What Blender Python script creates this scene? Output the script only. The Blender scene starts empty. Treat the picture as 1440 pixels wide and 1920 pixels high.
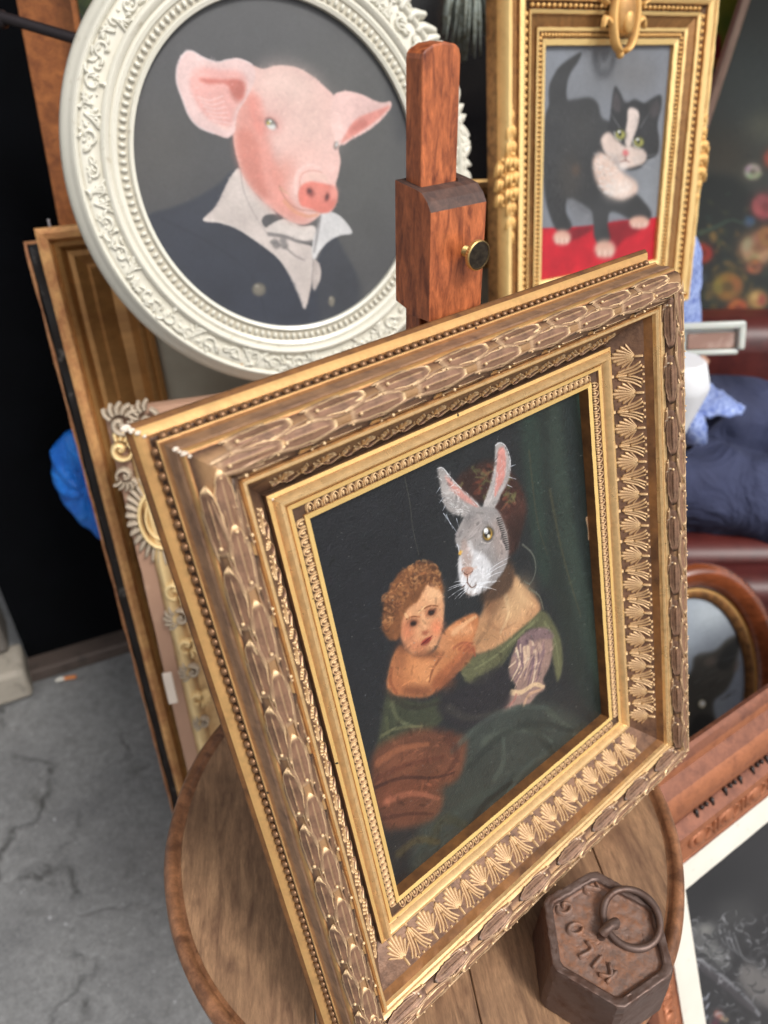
import bpy, bmesh, math, random
import numpy as np
from mathutils import Vector, Matrix
R = math.radians
random.seed(7); rng = np.random.default_rng(7)
scene = bpy.context.scene
col = scene.collection

# ------------------------------------------------------------------ camera
CAMH = 1.326
cam_d = bpy.data.cameras.new('camera'); cam = bpy.data.objects.new('camera', cam_d); col.objects.link(cam)
scene.camera = cam
C2W = np.array([[0.9999771, -0.00676727, 0], [-0.00396328, -0.58564137, 0.8105606], [-0.00548528, -0.81054204, -0.58565478]])
cam.matrix_world = Matrix([[C2W[0][0], -C2W[0][1], -C2W[0][2], 0], [C2W[1][0], -C2W[1][1], -C2W[1][2], 0],
                           [C2W[2][0], -C2W[2][1], -C2W[2][2], CAMH], [0, 0, 0, 1]])
FPX = 1418.1
cam_d.sensor_width = 36; cam_d.lens = 36 * FPX / 1920; cam_d.clip_start = .02; cam_d.clip_end = 500
cam_d.dof.use_dof = True; cam_d.dof.focus_distance = .455; cam_d.dof.aperture_fstop = 7.0

# ------------------------------------------------------------------ light (overcast daylight)
world = bpy.data.worlds.new('World'); scene.world = world; world.use_nodes = True
nt = world.node_tree; nt.nodes.clear()
sky = nt.nodes.new('ShaderNodeTexSky'); sky.sky_type = 'NISHITA'; sky.sun_disc = False
SUN_EL, SUN_ROT = R(50), R(138)
sky.sun_elevation = SUN_EL; sky.sun_rotation = SUN_ROT; sky.air_density = 1.0; sky.dust_density = 4.0; sky.ozone_density = 1.0
hs = nt.nodes.new('ShaderNodeHueSaturation'); hs.inputs['Saturation'].default_value = .12
bg = nt.nodes.new('ShaderNodeBackground'); bg.inputs['Strength'].default_value = .115
wo = nt.nodes.new('ShaderNodeOutputWorld')
nt.links.new(sky.outputs[0], hs.inputs['Color']); nt.links.new(hs.outputs[0], bg.inputs['Color']); nt.links.new(bg.outputs[0], wo.inputs['Surface'])
sun_d = bpy.data.lights.new('sun', 'SUN'); sun_d.energy = 1.5; sun_d.angle = R(13); sun_d.color = (1, .97, .92)
sun = bpy.data.objects.new('sun', sun_d); col.objects.link(sun)
sd = Vector((math.sin(SUN_ROT) * math.cos(SUN_EL), math.cos(SUN_ROT) * math.cos(SUN_EL), math.sin(SUN_EL)))
sun.rotation_euler = (-sd).to_track_quat('-Z', 'Y').to_euler(); sun.location = (0, 0, 5)
scene.view_settings.view_transform = 'Standard'; scene.view_settings.look = 'None'
scene.view_settings.exposure = 0.6; scene.view_settings.gamma = 1

# ------------------------------------------------------------------ helpers
def ray(px, py):
    return C2W @ np.array([(px - 720) / FPX, (py - 960) / FPX, 1.0])
def at_y(px, py, y):
    d = ray(px, py); s = y / d[1]; return Vector((d[0] * s, y, CAMH + d[2] * s))
def at_z(px, py, z):
    d = ray(px, py); s = (z - CAMH) / d[2]; return Vector((d[0] * s, d[1] * s, z))

def basis(yaw, lean, roll=0):
    yaw, lean, roll = R(yaw), R(lean), R(roll)
    h = Vector((math.cos(yaw), math.sin(yaw), 0)); n0 = Vector((math.sin(yaw), -math.cos(yaw), 0)); Z = Vector((0, 0, 1))
    up = math.cos(lean) * Z - math.sin(lean) * n0; n = math.cos(lean) * n0 + math.sin(lean) * Z
    ex = math.cos(roll) * h + math.sin(roll) * up; ey = -math.sin(roll) * h + math.cos(roll) * up
    return ex, ey, n
def mat4(ex, ey, ez, o):
    m = Matrix.Identity(4)
    for i in range(3):
        m[i][0], m[i][1], m[i][2], m[i][3] = ex[i], ey[i], ez[i], o[i]
    return m
def tag(o, label=None, cat=None, group=None, kind=None):
    if label: o['label'] = label
    if cat: o['category'] = cat
    if group: o['group'] = group
    if kind: o['kind'] = kind
    return o
def empty(name, m, label, cat, group=None):
    o = bpy.data.objects.new(name, None); o.empty_display_size = .02; col.objects.link(o)
    o.matrix_world = m if isinstance(m, Matrix) else Matrix.Translation(m)
    return tag(o, label, cat, group)

class MB:
    """collects vertices and faces (with a material slot) for one mesh"""
    def __init__(s): s.v = []; s.f = []; s.m = []; s.uv = None
    def add(s, vs, fs, mi=0):
        b = len(s.v); s.v += [tuple(x) for x in vs]
        s.f += [tuple(i + b for i in f) for f in fs]; s.m += [mi] * len(fs)
    def grid(s, P, mi=0, closed_u=False, closed_v=False, flip=False):
        nu, nv = len(P), len(P[0]); vs = [p for r in P for p in r]; fs = []
        for i in range(nu if closed_u else nu - 1):
            for j in range(nv if closed_v else nv - 1):
                a, b2, c, d = i * nv + j, ((i + 1) % nu) * nv + j, ((i + 1) % nu) * nv + (j + 1) % nv, i * nv + (j + 1) % nv
                fs.append((a, d, c, b2) if flip else (a, b2, c, d))
        s.add(vs, fs, mi)
    def box(s, c, d, mi=0, M=None):
        vs = []
        for x in (-1, 1):
            for y in (-1, 1):
                for z in (-1, 1):
                    p = Vector((c[0] + x * d[0] / 2, c[1] + y * d[1] / 2, c[2] + z * d[2] / 2)); vs.append(M @ p if M else p)
        s.add(vs, [(0, 1, 3, 2), (4, 6, 7, 5), (0, 4, 5, 1), (2, 3, 7, 6), (0, 2, 6, 4), (1, 5, 7, 3)], mi)
    def prism(s, poly, z0, z1, mi=0, M=None):
        n = len(poly); vs = [Vector((x, y, z0)) for x, y in poly] + [Vector((x, y, z1)) for x, y in poly]
        if M: vs = [M @ p for p in vs]
        s.add(vs, [tuple(range(n - 1, -1, -1)), tuple(range(n, 2 * n))] + [(i, (i + 1) % n, n + (i + 1) % n, n + i) for i in range(n)], mi)
    def tube(s, pts, rad, n=8, mi=0, caps=True):
        pts = [Vector(p) for p in pts]; rads = rad if hasattr(rad, '__len__') else [rad] * len(pts); P = []
        up = Vector((0.13, .21, 1)).normalized()
        for i, p in enumerate(pts):
            t = (pts[min(i + 1, len(pts) - 1)] - pts[max(i - 1, 0)]).normalized()
            a = t.cross(up)
            if a.length < 1e-3: a = t.cross(Vector((1, 0, 0)))
            a.normalize(); b = t.cross(a); up = -b if False else up
            P.append([p + rads[i] * (math.cos(2 * math.pi * k / n) * a + math.sin(2 * math.pi * k / n) * b) for k in range(n)])
        s.grid(P, mi, closed_v=True)
        if caps:
            s.add(P[0], [tuple(range(n))], mi); s.add(P[-1], [tuple(range(n - 1, -1, -1))], mi)
    def lathe(s, prof, n=32, mi=0, M=None, ang=2 * math.pi):
        P = []
        full = abs(ang - 2 * math.pi) < 1e-6
        for i in range(n if full else n + 1):
            a = ang * i / n
            row = [Vector((r * math.cos(a), r * math.sin(a), z)) for r, z in prof]
            P.append([M @ p for p in row] if M else row)
        s.grid(P, mi, closed_u=full)
    def sphere(s, c, r, n=10, m=6, mi=0, sc=(1, 1, 1)):
        P = []
        for j in range(m + 1):
            th = math.pi * j / m
            P.append([(c[0] + sc[0] * r * math.sin(th) * math.cos(2 * math.pi * i / n), c[1] + sc[1] * r * math.sin(th) * math.sin(2 * math.pi * i / n), c[2] + sc[2] * r * math.cos(th)) for i in range(n)])
        s.grid(P, mi, closed_v=True)
    def mesh(s, name, mats, smooth=True, angle=None, weld=1e-6):
        me = bpy.data.meshes.new(name); me.from_pydata([tuple(v) for v in s.v], [], s.f)
        mats = mats if isinstance(mats, (list, tuple)) else [mats]
        for m in mats: me.materials.append(m)
        me.polygons.foreach_set('material_index', s.m)
        if weld:
            bm = bmesh.new(); bm.from_mesh(me); bmesh.ops.remove_doubles(bm, verts=bm.verts, dist=weld)
            bmesh.ops.recalc_face_normals(bm, faces=bm.faces); bm.to_mesh(me); bm.free()
        if smooth:
            me.polygons.foreach_set('use_smooth', [True] * len(me.polygons))
            if angle: me.set_sharp_from_angle(angle=R(angle))
        me.update(); return me
    def build(s, name, mats, parent=None, smooth=True, angle=35, M=None, weld=1e-6):
        return put(name, s.mesh(name, mats, smooth, angle, weld), parent, M)
def put(name, me, parent=None, M=None):
    o = bpy.data.objects.new(name, me); col.objects.link(o)
    if parent: o.parent = parent
    if M is not None: o.matrix_local = M
    return o
def bevel(o, w, seg=2):
    m = o.modifiers.new('bevel', 'BEVEL'); m.width = w; m.segments = seg; m.limit_method = 'ANGLE'; m.angle_limit = R(35); return o

# ------------------------------------------------------------------ materials
def lin(c): 
    c = [x / 255 for x in c]; return tuple([x / 12.92 if x <= .04045 else ((x + .055) / 1.055) ** 2.4 for x in c]) + (1,)
def M_(name):
    m = bpy.data.materials.new(name); m.use_nodes = True; n = m.node_tree; b = n.nodes['Principled BSDF']; return m, n, b
def N(n, t, **k):
    x = n.nodes.new(t)
    for a, v in k.items():
        if a in x.inputs: x.inputs[a].default_value = v
        else: setattr(x, a, v)
    return x
def coords(n, scale=(1, 1, 1), kind='Object'):
    t = N(n, 'ShaderNodeTexCoord'); mp = N(n, 'ShaderNodeMapping'); mp.inputs['Scale'].default_value = scale
    n.links.new(t.outputs[kind], mp.inputs['Vector']); return mp.outputs[0]
def noise(n, vec, scale, detail=5, rough=.6, dist=0):
    x = N(n, 'ShaderNodeTexNoise'); x.inputs['Scale'].default_value = scale; x.inputs['Detail'].default_value = detail
    x.inputs['Roughness'].default_value = rough; x.inputs['Distortion'].default_value = dist; n.links.new(vec, x.inputs['Vector']); return x.outputs['Fac']
def ramp(n, fac, stops):
    r = N(n, 'ShaderNodeValToRGB'); e = r.color_ramp.elements
    while len(e) < len(stops): e.new(.5)
    for el, (p, c) in zip(e, stops): el.position = p; el.color = c if len(c) == 4 else tuple(c) + (1,)
    n.links.new(fac, r.inputs[0]); return r.outputs[0]
def mix(n, fac, a, b, mode='MIX'):
    x = N(n, 'ShaderNodeMix', data_type='RGBA', blend_type=mode)
    if isinstance(fac, (int, float)): x.inputs[0].default_value = fac
    else: n.links.new(fac, x.inputs[0])
    for i, v in ((6, a), (7, b)):
        if isinstance(v, tuple): x.inputs[i].default_value = v
        else: n.links.new(v, x.inputs[i])
    return x.outputs[2]
def bump(n, b, h, strength, dist=.001):
    x = N(n, 'ShaderNodeBump'); x.inputs['Strength'].default_value = strength; x.inputs['Distance'].default_value = dist
    n.links.new(h, x.inputs['Height']); n.links.new(x.outputs[0], b.inputs['Normal'])
def bw(v): return (v, v, v, 1)

def gilt(name, base, grime, edge=None, metal=.75, rough=.38, amount=.5, scale=90, bumps=.25, chips=None, stretch=(1, 1, 1)):
    """old gilding: gold leaf, worn through to bole and grime, brighter on the worn edges"""
    m, n, b = M_(name); v = coords(n, stretch)
    f1 = noise(n, v, scale, 6, .65); f2 = noise(n, v, scale * 5, 3, .6); f3 = noise(n, v, scale * .22, 3, .6)
    mk = ramp(n, f1, [(amount - .12, bw(0)), (amount + .16, bw(1))])
    c = mix(n, mk, lin(base), lin(grime))
    c = mix(n, .35, c, ramp(n, f3, [(.3, bw(.45)), (.7, bw(1))]), 'MULTIPLY')
    c = mix(n, .3, c, ramp(n, f2, [(.35, bw(.5)), (.6, bw(1))]), 'MULTIPLY')
    if edge:
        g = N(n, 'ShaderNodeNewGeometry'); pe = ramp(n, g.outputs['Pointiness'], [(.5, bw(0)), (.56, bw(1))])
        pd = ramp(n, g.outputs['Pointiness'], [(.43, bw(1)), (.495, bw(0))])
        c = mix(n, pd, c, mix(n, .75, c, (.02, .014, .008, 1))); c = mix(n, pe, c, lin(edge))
    if chips:
        ch = ramp(n, noise(n, v, 38, 4, .7), [(.71, bw(0)), (.72, bw(1))]); c = mix(n, ch, c, lin(chips))
        sp = ramp(n, noise(n, v, scale * 2.2, 2, .5), [(.76, bw(0)), (.78, bw(1))]); c = mix(n, sp, c, (.03, .02, .012, 1))
    n.links.new(c, b.inputs['Base Color']); b.inputs['Metallic'].default_value = metal
    rr = N(n, 'ShaderNodeMapRange'); rr.inputs['To Min'].default_value = rough - .08; rr.inputs['To Max'].default_value = min(1, rough + .3)
    n.links.new(f1, rr.inputs['Value']); n.links.new(rr.outputs[0], b.inputs['Roughness'])
    mx = N(n, 'ShaderNodeMath', operation='ADD'); n.links.new(f1, mx.inputs[0]); n.links.new(f2, mx.inputs[1])
    bump(n, b, mx.outputs[0], bumps, .0006); return m
def paint(name, base, dirt=None, rough=.45, scale=60, amount=.6, bumps=.12, metal=0, var=.12, coat=0, chips=None, spec=.5):
    m, n, b = M_(name); v = coords(n); f1 = noise(n, v, scale, 6, .65); f3 = noise(n, v, scale * .15, 3, .6)
    c = mix(n, ramp(n, f3, [(.35, bw(1 - var)), (.65, bw(1))]), bw(1), lin(base), 'MULTIPLY') if False else mix(n, 1.0, lin(base), ramp(n, f3, [(.35, bw(1 - var)), (.65, bw(1))]), 'MULTIPLY')
    if dirt:
        c = mix(n, ramp(n, f1, [(amount - .08, bw(0)), (amount + .14, bw(1))]), c, lin(dirt))
        g = N(n, 'ShaderNodeNewGeometry'); pd = ramp(n, g.outputs['Pointiness'], [(.40, bw(.8)), (.49, bw(0))]); c = mix(n, pd, c, lin(dirt))
    if chips:
        c = mix(n, ramp(n, noise(n, v, 30, 5, .75), [(.69, bw(0)), (.70, bw(1))]), c, lin(chips))
    n.links.new(c, b.inputs['Base Color']); b.inputs['Roughness'].default_value = rough; b.inputs['Metallic'].default_value = metal
    b.inputs['Coat Weight'].default_value = coat; b.inputs['Specular IOR Level'].default_value = spec
    bump(n, b, f1, bumps, .0008); return m
def wood(name, light, dark, axis=1, scale=1.0, run=.7, rough=.45, coat=0, contrast=.5, stain=None, bumps=.2, ring=None):
    m, n, b = M_(name); st = [9 * scale] * 3; st[axis] = run * scale
    v = coords(n, tuple(st)); f1 = noise(n, v, 9, 8, .62, .6); f2 = noise(n, v, 60, 4, .7)
    v2 = coords(n); f3 = noise(n, v2, 9 * scale, 4, .6, .3)
    c = ramp(n, f1, [(.5 - contrast / 2.6, lin(dark)), (.5 + contrast / 2.6, lin(light))])
    c = mix(n, .55, c, ramp(n, f2, [(.3, bw(.4)), (.62, bw(1))]), 'MULTIPLY')
    c = mix(n, .5, c, ramp(n, f3, [(.3, bw(.4)), (.65, bw(1))]), 'MULTIPLY')
    if stain:
        c = mix(n, ramp(n, noise(n, v2, 5, 5, .65, .8), [(.53, bw(0)), (.72, bw(.85))]), c, lin(stain))
    n.links.new(c, b.inputs['Base Color']); b.inputs['Roughness'].default_value = rough; b.inputs['Coat Weight'].default_value = coat
    b.inputs['Coat Roughness'].default_value = .25
    bump(n, b, f2, bumps, .0005); return m

# paintings: small raster painter, everything drawn from code
def smoothpoly(pts, k=5, closed=True):
    P = np.array(pts, float); n = len(P); out = []
    rngi = range(n) if closed else range(n - 1)
    for i in rngi:
        p0, p1, p2, p3 = (P[(i - 1) % n], P[i], P[(i + 1) % n], P[(i + 2) % n]) if closed else (P[max(i - 1, 0)], P[i], P[i + 1], P[min(i + 2, n - 1)])
        for t in np.arange(k) / k:
            out.append(.5 * ((2 * p1) + (-p0 + p2) * t + (2 * p0 - 5 * p1 + 4 * p2 - p3) * t * t + (-p0 + 3 * p1 - 3 * p2 + p3) * t ** 3))
    if not closed: out.append(P[-1])
    return np.array(out)
def blur(a, r):
    r = int(round(r))
    if r < 1: return a
    for _ in range(2):
        for ax in (0, 1):
            a = np.moveaxis(a, ax, 0); p = np.concatenate([np.repeat(a[:1], r + 1, 0), a, np.repeat(a[-1:], r, 0)])
            c = np.cumsum(p, 0); a = (c[2 * r + 1:] - c[:-2 * r - 1]) / (2 * r + 1); a = np.moveaxis(a, 0, ax)
    return a
def vnoise(h, w, cell, seed=0, octv=3):
    g = np.random.default_rng(seed); out = np.zeros((h, w)); amp = 1; tot = 0
    for o in range(octv):
        cc = max(2, cell / 2 ** o); gh, gw = int(h / cc) + 3, int(w / cc) + 3; G = g.random((gh, gw))
        y = np.arange(h) / cc; x = np.arange(w) / cc; yi = y.astype(int); xi = x.astype(int)
        fy = (y - yi)[:, None]; fx = (x - xi)[None]; fy = fy * fy * (3 - 2 * fy); fx = fx * fx * (3 - 2 * fx)
        a = G[yi][:, xi]; b = G[yi][:, xi + 1]; c = G[yi + 1][:, xi]; d = G[yi + 1][:, xi + 1]
        out += amp * ((a * (1 - fx) + b * fx) * (1 - fy) + (c * (1 - fx) + d * fx) * fy); tot += amp; amp *= .55
    return out / tot
class Canvas:
    """picture surface w x h metres; points are given on the picture as photographed and carried onto its plane"""
    def __init__(s, M, w, h, res, bg):
        s.Mi = np.array(M.inverted()); s.w, s.h = w, h; s.W = res; s.H = int(res * h / w); s.pre = (0, 0, 1)
        s.a = np.ones((s.H, s.W, 3)) * np.array(bg, float); s.k = 1; s.seed = 1
        o = np.array([0, 0, CAMH, 1]); s.o = (s.Mi @ o)[:3]
    def map(s, pts):
        out = []
        for x, y in pts:
            d = s.Mi[:3, :3] @ ray(s.pre[0] + x * s.pre[2], s.pre[1] + y * s.pre[2]); t = -s.o[2] / d[2]; q = s.o + d * t
            out.append(((q[0] / s.w + .5) * s.W, (q[1] / s.h + .5) * s.H))
        return np.array(out)
    def sc(s, p):  # texture pixels per photographed unit near p
        a = s.map([p, (p[0] + 5, p[1]), (p[0], p[1] + 5)]); return .5 * (np.linalg.norm(a[1] - a[0]) + np.linalg.norm(a[2] - a[0])) / 5
    def comp(s, m, x0, y0, color, alpha, tex=.0, grad=None):
        h, w = m.shape; s.seed += 1
        c = np.ones((h, w, 3)) * np.array(color, float)
        if tex: c *= (1 + tex * 2 * (vnoise(h, w, max(6, min(h, w) / 4), s.seed, 4) - .5))[..., None]
        m = (m * alpha)[..., None]; r = s.a[y0:y0 + h, x0:x0 + w]; r[:] = r * (1 - m) + c * m
    def poly(s, pts, color, f=4, alpha=1, tex=.10, smooth=True):
        c0 = np.mean(np.array(pts), 0); k = s.sc(c0); f = f * k; q = s.map(pts)
        if smooth: q = smoothpoly(q, 5)
        pad = int(2 * f + 3); x0 = max(0, int(q[:, 0].min()) - pad); x1 = min(s.W, int(q[:, 0].max()) + pad); y0 = max(0, int(q[:, 1].min()) - pad); y1 = min(s.H, int(q[:, 1].max()) + pad)
        if x1 - x0 < 2 or y1 - y0 < 2: return
        ys, xs = np.mgrid[y0:y1, x0:x1] + .5; ins = np.zeros(xs.shape, bool)
        for (ax, ay), (bx, by) in zip(q, np.roll(q, -1, 0)):
            if ay == by: continue
            cr = ((ay > ys) != (by > ys)) & (xs < (bx - ax) * (ys - ay) / (by - ay) + ax); ins ^= cr
        s.comp(blur(ins.astype(float), max(1, f * .6)), x0, y0, color, alpha, tex)
    def blob(s, c, rx, ry, color, f=.5, alpha=1, rot=0, tex=.06):
        a = np.linspace(0, 2 * np.pi, 14, endpoint=False); cr, sr = math.cos(R(rot)), math.sin(R(rot))
        pts = [(c[0] + rx * math.cos(t) * cr - ry * math.sin(t) * sr, c[1] + rx * math.cos(t) * sr + ry * math.sin(t) * cr) for t in a]
        s.poly(pts, color, f * min(rx, ry), alpha, tex)
    def line(s, pts, color, w=4, w1=None, alpha=1, f=.6, smooth=True):
        k = s.sc(pts[0]); q = s.map(pts); q = smoothpoly(q, 5, False) if smooth and len(pts) > 2 else q
        w1 = w if w1 is None else w1; pad = int(max(w, w1) * k + 3)
        x0 = max(0, int(q[:, 0].min()) - pad); x1 = min(s.W, int(q[:, 0].max()) + pad); y0 = max(0, int(q[:, 1].min()) - pad); y1 = min(s.H, int(q[:, 1].max()) + pad)
        if x1 - x0 < 1 or y1 - y0 < 1: return
        ys, xs = np.mgrid[y0:y1, x0:x1] + .5; best = np.zeros(xs.shape); n = len(q) - 1
        for i in range(n):
            a, b = q[i], q[i + 1]; d = b - a; L = d @ d + 1e-9
            t = np.clip(((xs - a[0]) * d[0] + (ys - a[1]) * d[1]) / L, 0, 1)
            ds = np.hypot(xs - a[0] - t * d[0], ys - a[1] - t * d[1]); ww = (w + (w1 - w) * (i + t) / n) * k / 2
            best = np.maximum(best, np.clip((ww - ds) / (ww * f + .7) + .5, 0, 1) * np.clip(ww * 1.6, 0, 1))
        s.comp(best, x0, y0, color, alpha)
    def fur(s, pts, color, n, L, ang, spread=20, w=3, alpha=.5, seed=0):
        g = np.random.default_rng(seed); P = np.array(pts, float); x0, y0 = P.min(0); x1, y1 = P.max(0); c = 0; it = 0
        while c < n and it < n * 20:
            it += 1; x, y = g.uniform(x0, x1), g.uniform(y0, y1); ins = False
            for (ax, ay), (bx, by) in zip(P, np.roll(P, -1, 0)):
                if (ay > y) != (by > y) and x < (bx - ax) * (y - ay) / (by - ay) + ax: ins = not ins
            if not ins: continue
            a = R(ang + g.normal(0, spread)); l = L * g.uniform(.6, 1.3)
            s.line([(x, y), (x + math.cos(a) * l, y + math.sin(a) * l)], np.array(color) * g.uniform(.85, 1.1), w, .5, alpha, smooth=False); c += 1
    def brush(s, n, L, w, amt=.12, alpha=.55, seed=1, region=None):
        """short strokes that pick up the colour under them, as a loaded brush does"""
        g = np.random.default_rng(seed); fa = vnoise(s.H, s.W, s.W / 7, seed + 5, 2) * 9; X = g.random(n) * s.W; Y = g.random(n) * s.H
        for x, y in zip(X, Y):
            c = s.a[int(y), int(x)] * (1 + g.normal(0, amt)) + g.normal(0, 1.2, 3); a = fa[int(y), int(x)] + g.normal(0, .35); l = L * g.uniform(.5, 1.3); ww = w * g.uniform(.5, 1.2)
            R_ = int(l + ww + 2); x0, x1, y0, y1 = max(0, int(x) - R_), min(s.W, int(x) + R_), max(0, int(y) - R_), min(s.H, int(y) + R_)
            ys, xs = np.mgrid[y0:y1, x0:x1]; dx, dy = xs - x, ys - y; u = dx * math.cos(a) + dy * math.sin(a); v = -dx * math.sin(a) + dy * math.cos(a)
            m = np.clip(1.3 - (u / l) ** 4 * 1.3 - (v / ww) ** 2 * 1.3, 0, 1) * alpha * (.75 + .25 * np.cos(v * 2.4))
            s.a[y0:y1, x0:x1] = s.a[y0:y1, x0:x1] * (1 - m[..., None]) + np.clip(c, 0, 255) * m[..., None]
    def material(s, name, gain=1., rough=.4, weave=700, wb=.15, spec=.5, coat=0, craq=0, haze=0):
        im = bpy.data.images.new(name, s.W, s.H); n_ = vnoise(s.H, s.W, 5, 5, 2)[..., None]; st = vnoise(s.H, s.W, 60, 9, 4)[..., None]
        a = np.clip(s.a * (.965 + .07 * n_) * (.94 + .12 * st), 0, 255) / 255
        # values are kept as display colours scaled by gain in linear light
        l = np.where(a <= .04045, a / 12.92, ((a + .055) / 1.055) ** 2.4) * gain; l = np.clip(l, 0, 1)
        d = np.where(l <= .0031308, l * 12.92, 1.055 * l ** (1 / 2.4) - .055)
        px = np.ones((s.H, s.W, 4), np.float32); px[..., :3] = d; im.pixels.foreach_set(px.ravel()); im.update(); im.pack()
        m, n, b = M_(name); t = N(n, 'ShaderNodeTexImage'); t.image = im; n.links.new(t.outputs[0], b.inputs['Base Color'])
        b.inputs['Roughness'].default_value = rough; b.inputs['Specular IOR Level'].default_value = spec; b.inputs['Coat Weight'].default_value = coat
        b.inputs['Coat Roughness'].default_value = .2
        v = coords(n); f = noise(n, v, weave, 3, .6); f2 = noise(n, v, weave * .15, 4, .6)
        mx = N(n, 'ShaderNodeMath', operation='ADD'); n.links.new(f, mx.inputs[0]); n.links.new(f2, mx.inputs[1])
        bump(n, b, mx.outputs[0], wb, .0006); return m
def panel(name, w, h, mat, parent, M=None, thick=.004, ell=False):
    """painted board with real thickness, UV mapped on its face"""
    if ell:
        n = 72; vs = [(w / 2 * math.cos(2 * math.pi * i / n), h / 2 * math.sin(2 * math.pi * i / n)) for i in range(n)]
    else: vs = [(-w / 2, -h / 2), (w / 2, -h / 2), (w / 2, h / 2), (-w / 2, h / 2)]
    n = len(vs); me = bpy.data.meshes.new(name)
    me.from_pydata([(x, y, 0) for x, y in vs] + [(x, y, -thick) for x, y in vs], [], [tuple(range(n)), tuple(range(2 * n - 1, n - 1, -1))] + [(i, n + i, n + (i + 1) % n, (i + 1) % n) for i in range(n)])
    uv = me.uv_layers.new(name='UVMap')
    for lp in me.loops:
        co = me.vertices[lp.vertex_index].co; uv.data[lp.index].uv = (co.x / w + .5, co.y / h + .5)
    me.materials.append(mat); me.update(); return put(name, me, parent, M)

# moulded frames
SIDE = [('top', (1, 0, 0), (0, 1, 0)), ('right', (0, -1, 0), (1, 0, 0)), ('bottom', (-1, 0, 0), (0, -1, 0)), ('left', (0, 1, 0), (-1, 0, 0))]
def side_matrix(k, W, H):
    _, a, o = SIDE[k]; off = (H if k % 2 == 0 else W) / 2
    return mat4(Vector(a), Vector(o), Vector((0, 0, 1)), Vector(o) * off)
def rails(parent, W, H, prof, mats, seg, along=40, rough=0.0, name='rail', sides=(0, 1, 2, 3), seed=3, bev=0, angle=28):
    """four mitred lengths of moulding; prof = [(outward, height)], seg = material slot per profile segment"""
    g = random.Random(seed); out = []
    for k in sides:
        L = W if k % 2 == 0 else H; mb = MB(); ph = [g.uniform(0, 9) for _ in prof]
        for j in range(len(prof) - 1):
            P = []
            for i in range(along + 1):
                t = -1 + 2 * i / along; row = []
                for q in (j, j + 1):
                    u, h = prof[q]; wob = rough * (math.sin(t * 31 + ph[q]) + .7 * math.sin(t * 71 + 2 * ph[q]) + .5 * math.sin(t * 163 + 3 * ph[q])) if 0 < q < len(prof) - 1 else 0
                    row.append((t * (L / 2 + u), u + wob * .6, h + wob))
                P.append(row)
            mb.grid(P, seg[j])
        o = mb.build(name, mats, parent, M=side_matrix(k, W, H), angle=angle, weld=1e-7); out.append(o)
        if k in (0, 1, 2, 3): o.matrix_local = side_matrix(k, W, H) @ Matrix.Translation((0, 0, -.00002 * (k % 2)))
    return out
def stroke(mb, fn, path, widths, lift, n=5, mi=0, steps=7):
    """raised rounded stroke following path [(a, v)]; fn(a, v, lift) -> xyz"""
    q = smoothpoly(path, max(2, steps // max(1, len(path) - 1)), False); m = len(q); P = []
    for i in range(m):
        t = i / (m - 1); d = q[min(i + 1, m - 1)] - q[max(i - 1, 0)]; d = d / (np.linalg.norm(d) + 1e-9); nrm = np.array([-d[1], d[0]])
        w = np.interp(t, np.linspace(0, 1, len(widths)), widths); row = []
        for j in range(n):
            s = -1 + 2 * j / (n - 1); p = q[i] + nrm * s * w; row.append(fn(p[0], p[1], lift * math.sqrt(max(0, 1 - s * s)) * min(1, w / max(widths) + .35) - .02 * lift))
        P.append(row)
    mb.grid(P, mi)
    mb.add(P[0], [tuple(range(n))], mi); mb.add(P[-1], [tuple(range(n))], mi)
# ------------------------------------------------------------------ the setting
m_floor, n, b = M_('concrete_floor')
v = coords(n); f1 = noise(n, v, 3.2, 8, .62, .4); f2 = noise(n, v, 55, 5, .7); f3 = noise(n, v, 9, 6, .7, .8)
c = ramp(n, f1, [(.3, lin((110, 110, 111))), (.5, lin((130, 130, 130))), (.72, lin((144, 144, 143)))])
c = mix(n, ramp(n, f3, [(.56, bw(0)), (.70, bw(.5))]), c, lin((72, 70, 66)))
c = mix(n, .55, c, ramp(n, f2, [(.35, bw(.5)), (.65, bw(1))]), 'MULTIPLY'); c = mix(n, .5, c, ramp(n, noise(n, v, 260, 2, .6), [(.36, bw(.5)), (.6, bw(1))]), 'MULTIPLY')
vo = N(n, 'ShaderNodeTexVoronoi', feature='DISTANCE_TO_EDGE'); vo.inputs['Scale'].default_value = 2.1
dn = N(n, 'ShaderNodeTexNoise'); dn.inputs['Scale'].default_value = 6; dn.inputs['Detail'].default_value = 6; n.links.new(v, dn.inputs['Vector'])
va = N(n, 'ShaderNodeVectorMath', operation='ADD'); vs_ = N(n, 'ShaderNodeVectorMath', operation='SCALE'); vs_.inputs['Scale'].default_value = .32
n.links.new(dn.outputs['Color'], vs_.inputs[0]); n.links.new(v, va.inputs[0]); n.links.new(vs_.outputs[0], va.inputs[1]); n.links.new(va.outputs[0], vo.inputs['Vector'])
cr = ramp(n, vo.outputs['Distance'], [(0, bw(1)), (.03, bw(0))])
crm = N(n, 'ShaderNodeMath', operation='MULTIPLY'); n.links.new(cr, crm.inputs[0]); n.links.new(ramp(n, f3, [(.45, bw(0)), (.6, bw(.8))]), crm.inputs[1])
c = mix(n, crm.outputs[0], c, lin((40, 39, 38)))
sp = ramp(n, noise(n, v, 70, 1, .5), [(.79, bw(0)), (.8, bw(.8))]); c = mix(n, sp, c, lin((165, 165, 168)))
n.links.new(c, b.inputs['Base Color']); b.inputs['Roughness'].default_value = .6
bump(n, b, mix(n, .5, f2, cr, 'SUBTRACT'), .7, .003)
mb = MB(); g = random.Random(3); NX = 90
P = []
def gp(i, s): t = (i / NX) * 2 - 1; return s * (t * .02 + .98 * t ** 5) if True else 0
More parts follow.
